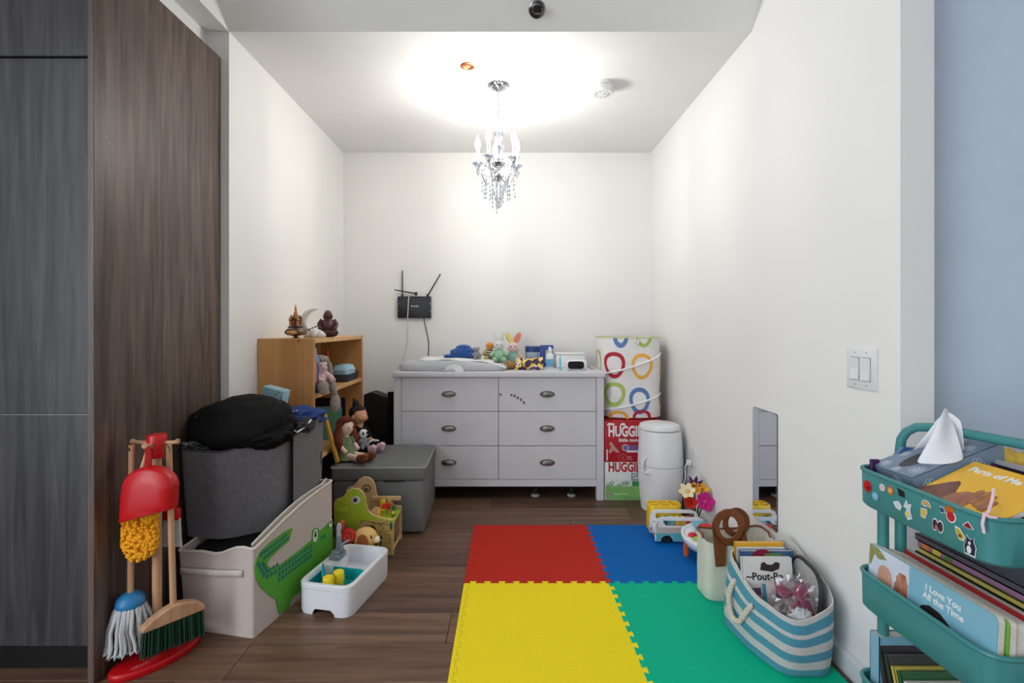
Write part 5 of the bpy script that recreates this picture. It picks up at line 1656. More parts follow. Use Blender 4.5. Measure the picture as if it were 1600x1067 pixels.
for i in range(4):
    z = .022 + .018 * i
    r = math.sqrt(max(0.05, 1 - ((z - .045) / .048) ** 2))
    MB().lathe([(.0365 * r, -.0045), (.0385 * r, -.002), (.0385 * r, .002), (.0365 * r, .0045)], (0, 0, z), n=20, sy=.9).build('stripe', M_BLKC, t)
plush('plush_bunny', 'mint green plush bunny with a white head on the dresser', (-.055, 3.36, ZD + .038), 4, 1.02, (PL('mint', (164, 208, 172)), PL('white', (226, 228, 222)), PL('white', (226, 228, 222)), PL('mint', (164, 208, 172))), 'long')
t = plush('plush_bunny', 'pink headed plush bunny with yellow and coral ears on the dresser', (.045, 3.42, ZD + .004), -3, 1.18, (PL('teal', (140, 190, 180)), PL('pink', (236, 206, 208)), PL('yellow', (236, 226, 142)), PL('peach', (214, 186, 166))), 'long')
_e = [o for o in t.children if o.name.startswith('ear')]
_e[1].data.materials[0] = PL('coral', (240, 140, 120))
for _i, o in enumerate(_e):
    for v in o.data.vertices:
        _s = -1 if _i == 0 else 1
        v.co.x = _s * .020 + (v.co.x - _s * .020) * 1.7
# tub, box, bottle, syringe, pouch, wipes box, clock
t = thing('cream_tub', 'round tub with a navy lid behind the patterned pouch', 'tub', (.178, 3.45, ZD))
MB().lathe([(.001, 0), (.047, 0), (.050, .004), (.050, .105), (.001, .106)], n=32).build('tub_body', mat('tub_label', (186, 190, 196), rough=.4, scale=30, col2=(120, 150, 180)), t, smooth=40)
MB().lathe([(.050, .104), (.052, .106), (.052, .138), (.048, .143), (.001, .144)], n=32).build('lid', plas('lid_navy', 26, 54, 116, .35), t, smooth=40)
t = thing('medicine_box', 'small upright blue and white medicine box on the dresser', 'box', (.278, 3.46, ZD), 4)
MB().rbox((0, 0, .075), (.090, .035, .15), .002).build('carton', plas('med_blue', 44, 72, 150, .45), t)
Bm = basis((-.041, -.0178, 0), (1, 0, 0), (0, 0, 1))
MB().prism([(.03, .0), (.08, .0), (.08, .125), (.055, .125), (.045, .06)], 0, .0005, Bm).build('print', plas('med_white', 214, 220, 228, .5), t, smooth=0)
MB().prism([(.026, .03), (.042, .03), (.05, .115), (.034, .118)], 0, .0008, Bm).build('print', plas('med_gold', 214, 190, 120, .5), t, smooth=0)
t = thing('lotion_bottle', 'white pump bottle with a light blue label on the dresser', 'bottle', (.292, 3.36, ZD))
MB().lathe([(.001, 0), (.024, 0), (.026, .004), (.026, .085), (.018, .098), (.009, .102), (.009, .112), (.001, .112)], n=24, sy=.75).build('bottle_body', plas('lotion_white', 232, 236, 240, .3), t, smooth=40)
MB().lathe([(.0264, .010), (.0268, .012), (.0268, .058), (.0264, .060)], n=24, sy=.76).build('label', plas('label_blue', 120, 186, 226, .4), t)
MB().lathe([(.001, .112), (.011, .112), (.010, .138), (.007, .142), (.001, .142)], n=16).build('cap', WHITE, t)
t = thing('medicine_syringe', 'light blue oral syringe standing upright on the dresser', 'syringe', (.342, 3.17, ZD))
M_SYR = plas('syringe_blue', 112, 196, 222, .25)
MB().lathe([(.001, 0), (.011, 0), (.011, .003), (.004, .004), (.004, .012), (.001, .012)], n=16).build('plunger', M_SYR, t)
MB().lathe([(.013, .012), (.013, .015), (.0068, .016), (.0068, .075), (.003, .082), (.0022, .105), (.001, .106)], n=16).build('barrel', M_SYR, t, smooth=40)
t = thing('pattern_pouch', 'zip pouch with a purple and yellow pattern on the dresser', 'pouch', (.145, 3.20, ZD), -2)
rings = []
for i in range(13):
    x = -.088 + .176 * i / 12
    s = math.sin(PI * (i + .6) / 13.2) ** .5
    hz = .070 + .014 * abs(x) / .088
    rings.append([(x, .026 * s * math.cos(a), hz * .5 + hz * .5 * math.sin(a) * (.96 + .04 * s)) for a in [2 * PI * j / 16 for j in range(16)]])
M_POU = bpy.data.materials.new('pouch_pattern')
M_POU.use_nodes = True
nt = M_POU.node_tree
tc = nt.nodes.new('ShaderNodeTexCoord')
vo = nt.nodes.new('ShaderNodeTexNoise')
vo.inputs['Scale'].default_value = 26
vo.inputs['Detail'].default_value = 1.0
crn = nt.nodes.new('ShaderNodeValToRGB')
crn.color_ramp.interpolation = 'CONSTANT'
for p, c in ((0.0, (62, 34, 84)), (.40, (36, 24, 34)), (.455, (232, 190, 50)), (.52, (236, 222, 150)), (.56, (238, 230, 214)), (.61, (96, 50, 120))):
    if p == 0:
        crn.color_ramp.elements[0].color = rgb(*c)
    else:
        e = crn.color_ramp.elements.new(p)
        e.color = rgb(*c)
crn.color_ramp.elements.remove(crn.color_ramp.elements[-1])
nt.links.new(tc.outputs['Object'], vo.inputs['Vector'])
nt.links.new(vo.outputs[0], crn.inputs[0])
nt.links.new(crn.outputs[0], nt.nodes['Principled BSDF'].inputs['Base Color'])
nt.nodes['Principled BSDF'].inputs['Roughness'].default_value = .6
MB().loft(rings).build('pouch_body', M_POU, t, smooth=60)
MB().tube([(-.084, 0, .083), (-.04, 0, .074), (.0, 0, .071), (.04, 0, .074), (.084, 0, .083)], .003, n=6).build('zip', mat('zip_tan', (210, 190, 120), rough=.5), t)
MB().rbox((-.09, -.004, .078), (.012, .004, .01), .002).build('zip_pull', mat('zip_gold', (190, 150, 80), rough=.3, metal=.8), t)
t = thing('small_pouch', 'small mustard and brown pouch beside the patterned one', 'pouch', (.020, 3.235, ZD), 0)
MB().ell((0, 0, .026), (.046, .026, .028), 20, 12, amp=.1, seed=6, zmin=0).build('pouch_body', mat('mustard_cloth', (178, 140, 64), rough=.8, scale=40, col2=(110, 70, 40)), t, smooth=180)
MB().tube([(-.044, -.004, .03), (0, -.012, .052), (.044, -.004, .034)], .003, n=6).build('zip', mat('zip_tan', (210, 190, 120), rough=.5), t)
t = thing('wipes_box', 'white rectangular wipes box standing at the right end of dresser', 'box', (.432, 3.40, ZD))
MB().rbox((0, 0, .045), (.196, .12, .09), .006, 2).build('body', WHITE, t)
MB().rbox((0, 0, .0955), (.204, .128, .012), .005, 2).build('lid', WHITE, t)
t = thing('digital_clock', 'white capsule-shaped digital clock with a dark display on dresser', 'clock', (.445, 3.165, ZD), 3)
rings = []
for x, k in ((-.068, .3), (-.066, .62), (-.060, .85), (-.050, .97), (-.035, 1), (.035, 1), (.050, .97), (.060, .85), (.066, .62), (.068, .3)):
    rings.append([(x, .028 * k * math.cos(a), .036 + .034 * k * math.sin(a)) for a in [2 * PI * j / 24 for j in range(24)]])
MB().loft(rings).build('case', WHITE, t, smooth=50)
MB().prism([(p.x, p.y) for p in rring(.104, .048, .020, 0)], 0, .004, basis((-.008, -.0265, .036), (1, 0, 0), (0, -.0, 1))).build('display', M_BLK, t, smooth=0, bevel=.001)
MB().rbox((0, 0, .003), (.07, .05, .006), .002).build('foot', WHITE, t)
MB().tube([(.066, .01, .03), (.085, .0, .02), (.105, .015, .006), (.12, .04, .004)], .002, n=6).build('cord', M_BLKM, t)
# ================================================================== TOYS ON THE MAT
ZM = MT
M_TWHITE = plas('toy_white', 238, 238, 240, .3)
# toy bus
t = thing('toy_bus', 'white and teal toy bus with open windows parked on the blue mat', 'toy bus', (.852, 2.475, ZM), -2)
BL, BW, BH = .245, .10, .128
def bus_side(y, name):
    out = [(-BL / 2, .012), (-BL / 2, BH - .035), (-BL / 2 + .012, BH - .010), (-BL / 2 + .035, BH), (BL / 2 - .035, BH), (BL / 2 - .010, BH - .010), (BL / 2, BH - .035), (BL / 2, .012)]
    # wheel arches
    for cx in (.065, -.065):
        out += [(cx + .030 * math.cos(math.radians(a)), .012 + .030 * math.sin(math.radians(a))) for a in range(0, 181, 30)]
    mb = MB()
    # frame around a long rounded window: outer outline bridged to the window loop
    win = [(p.x, p.y) for p in rring(BL * .80, .030, .013, 0, 4, 2, .004, BH - .030)]
    bm = bmesh.new()
    vo = [bm.verts.new((a, b, 0)) for a, b in out]
    vi = [bm.verts.new((a, b, 0)) for a, b in win]
    eg = [bm.edges.new((vo[i], vo[(i + 1) % len(vo)])) for i in range(len(vo))] + [bm.edges.new((vi[i], vi[(i + 1) % len(vi)])) for i in range(len(vi))]
    r = bmesh.ops.triangle_fill(bm, use_beauty=True, use_dissolve=False, edges=eg)
    bm.verts.index_update()
    fs = [[v.index for v in f.verts] for f in bm.faces]
    vs = [v.co.copy() for v in bm.verts]
    bm.free()
    mb.add(vs, fs, basis((0, y, 0), (1, 0, 0), (0, 0, 1)))
    o = mb.build(name, M_TWHITE, t, smooth=0, solid=.010, offset=0)
    return o
for y in (-BW / 2, BW / 2):
    s_ = bus_side(y, 'side_panel')
    yy = y - .0056
    Bb = basis((0, yy, 0), (1, 0, 0), (0, 0, 1))
    if y < 0:
        mb = MB()
        lo = [(-BL / 2 + .004, .014), (-BL / 2 + .004, .052), (BL / 2 - .004, .052), (BL / 2 - .004, .014)]
        for cx in (.065, -.065):
            lo += [(cx + .030 * math.cos(math.radians(a)), .014 + .030 * math.sin(math.radians(a))) for a in range(0, 181, 30)]
        mb.prism(lo, 0, .0008, Bb)
        kid(s_, 'teal_band', mb, plas('bus_teal', 96, 184, 188, .35), smooth=0)
        mb = MB().prism([(-BL / 2 + .004, .0535), (-BL / 2 + .004, .080), (BL / 2 - .004, .080), (BL / 2 - .004, .0535)], 0, .0008, Bb)
        mb.prism([(-BL / 2 + .004, .080), (-BL / 2 + .004, BH - .035), (-BL / 2 + .014, BH - .016), (-BL / 2 + .018, .080)], 0, .0008, Bb)
        kid(s_, 'beige_band', mb, plas('bus_beige', 206, 190, 176, .4), smooth=0)
MB().rbox((0, 0, .030), (BL - .004, BW - .012, .016), .003).build('chassis', M_TWHITE, t)
MB().rbox((-BL / 2 + .008, 0, .048), (.012, BW - .012, .052), .004).build('front_panel', M_TWHITE, t)
MB().rbox((-BL / 2 + .048, 0, .058), (.02, BW - .02, .05), .005).build('seat', M_TWHITE, t)
for s in (-1, 1):
    MB().lathe([(.001, 0), (.0085, 0), (.0085, .003), (.006, .0045), (.001, .005)], M=Tr(-BL / 2 + .003, s * .033, .036) @ Ry(-90), n=16).build('headlight', plas('light_pink', 206, 60, 100, .3), t)
    for cx in (.065, -.065):
        w = MB().lathe([(.001, -.009), (.021, -.009), (.024, -.006), (.024, .006), (.021, .009), (.001, .009)], M=Tr(cx, s * (BW / 2 - .008), .024) @ Rx(90), n=24).build('wheel', M_BLKM, t, smooth=40)
for i, c in enumerate(((40, 130, 160), (90, 190, 200), (240, 196, 70), (226, 170, 40), (200, 70, 80))):
    MB().rbox((-.052 + .028 * i, .012, BH - .040), (.018, .02, .045), .004).build('block_passenger', plas('block_%d' % i, *c, .4), t)
# yellow open-topped sorter behind the bus
t = thing('shape_sorter', 'yellow plastic shape sorter box behind the toy bus', 'toy', (.825, 2.598, ZM))
M_YEL = plas('sorter_yellow', 246, 206, 48, .35)
Rr = rring(.172, .088, .03, 0, 5, 4)
MB().loft([[Vector((p.x * .96, p.y * .96, 0)) for p in Rr], [Vector((p.x, p.y, .01)) for p in Rr], [Vector((p.x, p.y, .128)) for p in Rr], [Vector((p.x * .97, p.y * .94, .136)) for p in Rr], [Vector((p.x * .90, p.y * .82, .136)) for p in Rr], [Vector((p.x * .88, p.y * .8, .118)) for p in Rr]]).build('box_body', M_YEL, t, smooth=40)
mb = MB()
for x in (-.028, .028):
    mb.rbox((x, 0, .130), (.010, .076, .010), .002)
mb.rbox((0, 0, .130), (.15, .008, .010), .002)
mb.build('top_divider', M_YEL, t)

# felt flowers
t = thing('felt_flowers', 'bunch of cream, orange, red and magenta felt flowers by the wall', 'flowers', (.978, 2.565, ZM))
MB().lathe([(.001, 0), (.030, 0), (.033, .004), (.036, .05), (.034, .052), (.001, .045)], n=20).build('pot', mat('pot_dark', (60, 64, 44), rough=.8), t)
def flower(name, c, M, n, l, w, col, ccol, cup=.35):
    s = MB().tube([(0, 0, .045), (c[0] * .5, c[1] * .5, (c[2] + .045) * .5), c], .004, n=6).build('stem', plas('stem_green', 70, 92, 40, .9), t)
    fm = mat('felt_%d_%d_%d' % col, col, rough=.95, scale=120, var=.06)
    for k in range(n):
        a = 360 * k / n
        g = []
        for i in range(6):
            u = i / 5
            ww = w * math.sin(PI * min(1, .12 + .80 * u)) * (1 if u < 1 else .3)
            g.append([(l * u, ww * v, l * cup * u * u - .3 * abs(v) * 0 + .15 * ww * v * v) for v in (-1, -.5, 0, .5, 1)])
        mb = MB().sheet(g, Tr(*c) @ M @ Rz(a))
        kid(s, 'petal', mb, fm, smooth=180, solid=.002)
    kid(s, 'flower_centre', MB().ell((0, 0, .006), (.010, .010, .008), 10, 6, M=Tr(*c) @ M), mat('felt_c_%d_%d_%d' % ccol, ccol, rough=.95), smooth=180)
flower('flower', (-.050, -.02, .215), Rx(48) @ Ry(-14), 6, .044, .016, (244, 228, 184), (226, 196, 140))
flower('flower', (-.010, .0, .215), Rx(40), 5, .036, .018, (240, 172, 44), (210, 140, 30), .6)
flower('flower', (.035, .0, .215), Rx(30) @ Ry(15), 5, .036, .018, (244, 180, 70), (210, 140, 30), .6)
flower('flower', (.030, -.045, .170), Rx(66) @ Ry(10), 5, .052, .024, (206, 30, 130), (222, 80, 160), .3)
flower('flower', (-.035, -.025, .160), Rx(60) @ Ry(-12), 5, .036, .020, (204, 40, 22), (170, 24, 20), .6)
flower('flower', (.008, .03, .235), Rx(24), 6, .040, .010, (78, 28, 96), (60, 20, 70), .7)

# oval activity tray toy
t = thing('activity_tray', 'white oval activity tray toy with fruit shapes and orange leg', 'toy', (.925, 2.275, ZM))
Mt = Tr(0, 0, .095) @ Rx(7)
ov = lambda k, z, kk=1: [(.118 * k * math.cos(a), .115 * k * math.sin(a), z) for a in [2 * PI * i / 36 for i in range(36)]]
MB().loft([ov(.6, -.045), ov(.86, -.030), ov(.98, -.006), ov(1, .004), ov(.985, .010), ov(.93, .012), ov(.88, .008), ov(.84, .004), ov(.1, .004)], M=Mt).build('tray', M_TWHITE, t, smooth=40)
MB().loft([ov(.62, -.046), ov(.87, -.032), ov(.90, -.026)], M=Mt @ Tr(0, 0, -.002)).build('underside', mat('tray_grey_blue', (120, 140, 160), rough=.5), t)
for (x, y, r, c) in ((-.068, .005, .022, (200, 34, 40)), (-.060, -.028, .020, (150, 190, 60)), (-.040, -.058, .022, (238, 130, 40)), (.0, -.075, .02, (120, 70, 150))):
    mb = MB().ell((x, y, .006), (r, r * .8, .012), 16, 8, M=Mt)
    mb.ell((x + .005, y + .004, .015), (r * .4, r * .16, .004), 10, 6, M=Mt)
    mb.build('fruit_button', plas('fruit_%d_%d_%d' % c, *c, .3), t)
MB().rbox((-.012, .062, .024), (.06, .05, .022), .006, M=Mt).build('blue_block', plas('tray_blue', 96, 184, 208, .35), t)
MB().lathe([(.001, 0), (.026, .002), (.036, .02), (.038, .040), (.033, .041), (.001, .03)], (-.004, .005, .006), n=24, M=Mt).build('red_bowl', plas('tray_red', 206, 24, 28, .3), t)
st = [((.034 if i % 2 == 0 else .020) * math.cos(2 * PI * i / 12), (.034 if i % 2 == 0 else .020) * math.sin(2 * PI * i / 12)) for i in range(12)]
MB().prism(st, 0, .022, Mt @ Tr(.068, -.005, .012) @ Rx(40)).build('yellow_star', plas('tray_yellow', 252, 208, 30, .35), t, bevel=.004)
MB().rbox((-.094, .020, .038), (.018, .024, .076), .004).build('orange_leg', plas('tray_orange', 232, 98, 28, .35), t)
for (x, y) in ((-.05, -.06), (.06, -.06), (.06, .06)):
    MB().tube([(x, y, 0), (x * .9, y * .9, .06)], [.012, .014], n=12).build('leg', mat('leg_navy', (40, 46, 70), rough=.5), t)

# canvas tote
M_CANV = mat('natural_canvas', (226, 222, 208), rough=.85, kind='weave', col2=(214, 210, 196), scale=160, bump=.08)
M_LEATH = mat('brown_leather', (132, 74, 36), rough=.5, scale=60, col2=(108, 58, 28), bump=.1)
t = thing('tote_bag', 'cream canvas tote bag with round brown leather handles', 'tote bag', (.885, 1.96, ZM), world=True)
Pb = [(.772, 1.912), (1.015, 1.912), (1.015, 2.03), (.772, 2.03)]
Pt = [(.768, 1.895), (1.036, 1.90), (1.036, 2.03), (.772, 2.03)]
rim = lambda x, y: .247 + .016 * abs((x - .89) / .14) ** 2 - (.012 if y < 1.95 else 0.0)
def lerpP(k):
    return [(a[0] * (1 - k) + b[0] * k, a[1] * (1 - k) + b[1] * k) for a, b in zip(Pb, Pt)]
rings = [polyring(shrink(Pb, .92), .03, ZM, 5, 6), polyring(Pb, .035, ZM + .008, 5, 6)]
for k in (.2, .4, .6, .8, 1.0):
    rg = polyring(lerpP(k), .035, lambda x, y, k=k: ZM + (rim(x, y) - ZM) * k, 5, 6)
    rg = [p + Vector((0, .005 * noise.noise(Vector((p.x * 22, k * 4, 1))) , 0)) for p in rg]
    rings.append(rg)
rings += [polyring(shrink(Pt, .985), .034, rim, 5, 6), polyring(shrink(lerpP(.5), .96), .034, .15, 5, 6), polyring(shrink(Pb, .93), .03, ZM + .012, 5, 6)]
MB().loft(rings).build('bag_body', M_CANV, t, smooth=50)
MB().tube([p for p in polyring(shrink(Pt, .99), .034, rim, 5, 6) if p.y > 1.93], .0045, n=6).build('rim_band', M_LEATH, t)
def annulus(mb, cx, cz, rx, rz, w, M, n=32):
    o = [[(cx + (rx + d) * math.cos(2 * PI * i / n), cz + (rz + d) * math.sin(2 * PI * i / n), z) for i in range(n + 1)] for d, z in ((-w / 2, 0), (-w / 2, .006), (w / 2, .006), (w / 2, 0), (-w / 2, 0))]
    mb.sheet(o, M)
Bh = basis((0, 1.888, 0), (1, 0, 0), (0, .02, 1))
mb = MB()
annulus(mb, .849, .309, .050, .056, .027, Bh)
mb.prism([(.786, .330), (.800, .285), (.820, .255), (.838, .248), (.836, .20), (.834, .162), (.798, .160), (.793, .22)], 0, .006, Bh)
mb.prism([(.91, .31), (.897, .28), (.875, .258), (.855, .250), (.865, .236), (.90, .236), (.922, .245)], 0, .006, Bh)
mb.build('handle', M_LEATH, t, smooth=40)
mb = MB()
annulus(mb, .935, .278, .044, .050, .022, basis((0, 2.030, 0), (1, 0, 0), (0, -.04, 1)))
mb.build('handle', M_LEATH, t, smooth=40)

# ================================================================== STRIPED BASKET
M_STG = mat('basket_grey', (208, 206, 204), rough=.85, kind='weave', col2=(194, 192, 190), scale=140, bump=.08)
M_STB = mat('basket_teal', (84, 156, 178), rough=.85, kind='weave', col2=(72, 142, 164), scale=140, bump=.08)
t = thing('striped_basket', 'teal and grey striped fabric basket with a rope handle', 'basket', (.915, 1.65, ZM), world=True)
Kb = [(.773, 1.795), (.792, 1.64), (.842, 1.50), (.985, 1.497), (1.028, 1.60), (1.032, 1.80)]
Kt = [(.802, 1.800), (.806, 1.64), (.846, 1.478), (.985, 1.476), (1.034, 1.60), (1.036, 1.81)]
def brim(x, y):
    s = max(0, min(1, (y - 1.60) / .2))
    r = max(0, min(1, (x - .86) / .16))
    return .200 + .070 * s ** 1.2 + .052 * r * (1 - s * .3) - .012 * math.exp(-((x - .90) / .04) ** 2) * (1 if y < 1.55 else 0)
def lerpK(k):
    q = k ** .9
    bul = math.sin(PI * k) * .010
    return [(a[0] * (1 - q) + b[0] * q - (bul if i < 2 else (-bul * .0)), a[1] * (1 - q) + b[1] * q - (bul if i in (2, 3) else 0)) for i, (a, b) in enumerate(zip(Kb, Kt))]
rings, mis = [polyring(shrink(Kb, .95), .04, ZM, 5, 6)], []
ks = [0.02, .075, .15, .225, .29, .36, .43, .50, .565, .635, .70, .77, .845, .92, 1.0]
bands = [(0.0, .15, 1), (.15, .29, 0), (.29, .43, 1), (.43, .565, 0), (.565, .70, 1), (.70, .845, 0), (.845, .92, 1), (.92, 1.01, 0)]
bands = [(0.0, .15, 1), (.15, .29, 0), (.29, .43, 1), (.43, .565, 0), (.565, .70, 1), (.70, .77, 0), (.77, .92, 1), (.92, 1.01, 0)]
prev = 0
mis.append(0)
for i, k in enumerate(ks):
    rings.append(polyring(lerpK(k), .045, lambda x, y, k=k: ZM + (brim(x, y) - ZM) * k, 5, 6))
    if i < len(ks) - 1:
        mid = (k + ks[i + 1]) / 2
        mis.append([b for a, c, b in bands if a <= mid < c][0])
rings += [polyring(shrink(Kt, .975), .043, brim, 5, 6), polyring(shrink(lerpK(.5), .96), .042, .12, 5, 6), polyring(shrink(Kb, .93), .04, ZM + .01, 5, 6)]
mis += [0, 0, 0, 0]
MB().loft(rings, mis=mis).build('basket_body', [M_STG, M_STB], t, smooth=50)
M_ROPE = mat('cotton_rope', (226, 216, 198), rough=.95, kind='grain', scale=200, var=.1, bump=.4)
def rope(pts, r, twist=26, n=60):
    pts = [Vector(p) for p in pts]
    # catmull-rom resample
    out = []
    for i in range(len(pts) - 1):
        p0, p1, p2, p3 = pts[max(i - 1, 0)], pts[i], pts[i + 1], pts[min(i + 2, len(pts) - 1)]
        for j in range(12):
            u = j / 12
            out.append(.5 * ((2 * p1) + (p2 - p0) * u + (2 * p0 - 5 * p1 + 4 * p2 - p3) * u * u + (3 * p1 - p0 - 3 * p2 + p3) * u ** 3))
    out.append(pts[-1])
    mb = MB()
    for s in range(3):
        q = []
        d = 0
        for i, p in enumerate(out):
            tg = (out[min(i + 1, len(out) - 1)] - out[max(i - 1, 0)]).normalized()
            a = tg.cross(Vector((1, 0, .01))).normalized()
            b = tg.cross(a)
            if i:
                d += (p - out[i - 1]).length
            th = d * 2 * PI * twist + s * 2 * PI / 3
            q.append(p + (a * math.cos(th) + b * math.sin(th)) * r * .52)
        mb.tube(q, r * .62, n=7)
    return mb
rope([(.808, 1.722, .196), (.785, 1.718, .185), (.768, 1.71, .14), (.766, 1.685, .095), (.775, 1.655, .090), (.783, 1.635, .12), (.800, 1.622, .158), (.818, 1.62, .162)], .0085).build('rope_handle', M_ROPE, t, smooth=180)
for p in ((.797, 1.722, .194), (.805, 1.621, .160)):
    MB().lathe([(.007, -.002), (.011, -.002), (.011, .002), (.007, .002)], M=Tr(*p) @ Ry(90), n=18).build('eyelet', mat('eyelet_steel', (150, 150, 150), rough=.3, metal=1), t)

# books standing in the basket
def std_book(lb, x0, x1, y, ztop, th, col, lean, rz=0, ccol2=None, h=.25, pscale=14):
    w = x1 - x0
    zb = max(ZM + .016, ztop - h)
    M_ = Tr((x0 + x1) / 2, y, zb) @ Rz(rz) @ Rx(lean)
    return book('board_book', lb, M_, w, ztop - zb, th, col, 'books in the striped basket', ccol2=ccol2, pscale=pscale), w, ztop - zb, th
std_book('yellow picture book, farthest back in the striped basket', .822, .995, 1.772, .300, .014, (236, 176, 46), -3)
std_book('white spined picture book in front of the yellow one', .820, .990, 1.752, .290, .010, (226, 222, 212), -3)
t, w, h, th = std_book('blue picture book with a red and orange picture in the basket', .822, 1.008, 1.728, .288, .016, (84, 120, 160), -4, ccol2=(60, 90, 140))
Bc = lambda dx, dz, k=0.0004: basis((-w / 2 + dx, -th / 2 - k, dz), (1, 0, 0), (0, 0, 1))
MB().disc((.075, h - .035), .042, Bc(0, 0), n=24).build('cover_print', plas('print_magenta', 150, 24, 60, .4), t, smooth=0)
MB().prism([(.075, h - .065), (.10, h - .03), (.14, h - .022), (.175, h - .03), (.18, h - .075)], 0, .0008, Bc(0, 0)).build('cover_print', plas('print_maroon', 90, 40, 36, .4), t, smooth=0)
MB().prism([(.125, h - .066), (.13, h - .04), (.155, h - .034), (.17, h - .045), (.172, h - .07)], 0, .0012, Bc(0, 0)).build('cover_print', mat('print_coral', (220, 130, 90), rough=.4, scale=100, col2=(190, 80, 60)), t, smooth=0)
MB().prism([(.08, h - .02), (.14, h - .018), (.145, h - .008), (.085, h - .008)], 0, .0008, Bc(0, 0)).build('cover_print', plas('print_leaf', 110, 160, 80, .4), t, smooth=0)
std_book('navy board book leaning at the left side of the basket', .818, .95, 1.705, .250, .012, (36, 54, 90), -4)
t, w, h, th = std_book('white board book titled with black letters and a brown animal', 0.802, .972, 1.660, .290, .014, (236, 234, 230), -8, ccol2=(226, 224, 222))
text('~Pout-Po', .034, M_BLKM, t, Bc(.012, h - .072), bold=.0007, sx=.95)
MB().prism([(.06, h - .040), (.065, h - .018), (.075, h - .014), (.085, h - .022), (.10, h - .024), (.115, h - .014), (.128, h - .018), (.125, h - .036), (.10, h - .046)], 0, .0008, Bc(0, 0)).build('cover_print', plas('print_cow', 60, 46, 42, .5), t, smooth=0)
MB().prism([(.02, h - .12), (.02, h - .098), (.12, h - .094), (.12, h - .12)], 0, .0006, Bc(0, 0)).build('cover_print', plas('print_mauve', 130, 100, 140, .5), t, smooth=0)
t, w, h, th = std_book('pale board book with a teal spine in front of the white one', 0.850, .965, 1.618, .222, .012, (222, 210, 206), -10, ccol2=(206, 190, 186))
text('M', .026, M_BLKM, t, Bc(.042, h - .045), bold=.0006)
MB().box((-w / 2 + .006, -th / 2 - .0004, h / 2), (.012, .001, h)).build('spine_band', plas('spine_teal', 60, 150, 176, .5), t, smooth=0)
# speckled rounded board with a black edge by the wall
t = thing('drawing_board', 'speckled white drawing board with a thick black edge in basket', 'board', M=Tr(.978, 1.645, ZM + .03) @ Rz(-6) @ Ry(5))
R = rring(.19, .25, .07, 0, 6, 3, 0, .125)
MB().prism([(p.x, p.y) for p in R], -.003, .003, basis((0, 0, 0), (0, -1, 0), (0, 0, 1))).build('board', mat('speckle', (226, 226, 224), rough=.4, kind='grain', scale=420, col2=(90, 90, 90), var=.3), t, smooth=0)
MB().tube([(0, -p.x, p.y) for p in R], .0065, n=8, closed=True).build('edge', mat('edge_black', (46, 46, 48), rough=.5), t)
# pink bow in clear wrap
t = thing('wrapped_bow', 'dark pink bow in crinkled clear wrapping on top of the basket', 'bow', (.918, 1.565, .180))
M_BOW = mat('rose_ribbon', (150, 62, 92), rough=.45, scale=30, col2=(120, 44, 72))
for s in (-1, 1):
    g = []
    for i in range(9):
        u = i / 8
        g.append([(s * .052 * math.sin(PI * u * .5) - .002 * s, .012 * math.sin(PI * u) * v - .006 * math.sin(PI * u), .045 + .026 * math.sin(PI * u * .9) * (v + .2) + .012 * u) for v in (-1, -.5, 0, .5, 1)])
    MB().sheet(g, Rx(-30)).build('ribbon_loop', M_BOW, t, smooth=180, solid=.003)
    g = [[(s * (.008 + .030 * u) + v * .014, -.018 - .022 * u, .040 - .055 * u + .006 * math.sin(6 * u + s)) for v in (-1, 0, 1)] for u in [i / 7 for i in range(8)]]
    MB().sheet(g).build('ribbon_tail', M_BOW, t, smooth=180, solid=.0025)
MB().ell((0, -.012, .048), (.013, .011, .013), 12, 8).build('knot', M_BOW, t)
MB().ell((-.002, .006, .030), (.066, .048, .066), 30, 18, amp=.5, freq=16, seed=8).build('clear_wrap', clear_mat('cellophane', (252, 250, 251), .90, .10), t, smooth=0)
o = MB().ell((.0, .0, 0), (.040, .030, .030), 26, 14, amp=.5, freq=12, seed=14, M=Tr(.912, 1.533, .172)).build('tissue_wad', mat('tissue_grey', (214, 214, 218), rough=.9, scale=60), None, smooth=180)
tag(o, 'crumpled pale tissue paper in front of the pink bow', 'tissue paper')
o = MB().loft([polyring(shrink(Kb, .86), .04, ZM + .012, 4, 4), polyring(shrink(lerpK(.5), .86), .04, .10, 4, 4), polyring(shrink(lerpK(.6), .55), .03, .135, 4, 4)]).build('folded_cloth', mat('pale_cloth', (150, 140, 150), rough=.9), None)
bpy.data.objects.remove(o, do_unlink=True)
tag(MB().rbox((.925, 1.56, .083), (.10, .07, .135), .02, 3).build('gift_bag', mat('gift_dark', (70, 60, 70), rough=.6)), 'dark small gift bag under the pink bow in the basket', 'bag')

# ================================================================== TEAL CART
M_CART = mat('cart_teal', (64, 138, 138), rough=.42, scale=14, var=.03)
CX0, CX1, CY0, CY1 = .853, 1.108, .868, 1.212
t = thing('utility_cart', 'teal three-tier metal utility cart covered with stickers', 'cart', (.98, 1.04, 0), world=True)
TZ = [.7365, .492, .2375]
TH = .0855
ccx, ccy, cw, cd = (CX0 + CX1) / 2, (CY0 + CY1) / 2, CX1 - CX0, CY1 - CY0
TRAY = []
for z in TZ:
    R_ = lambda k, zz: rring(cw - k, cd - k, .042, zz, 7, 6, ccx, ccy)
    tr = MB().loft([R_(.012, z - TH), R_(.002, z - TH + .006), R_(0, z - .002), R_(.003, z), R_(.006, z - .002), R_(.007, z - TH + .012), R_(.02, z - TH + .004)]).build('tray', M_CART, t, smooth=40)
    kid(tr, 'rolled_rim', MB().tube(R_(.001, z), .0048, n=8, closed=True), M_CART)
    TRAY.append(tr)
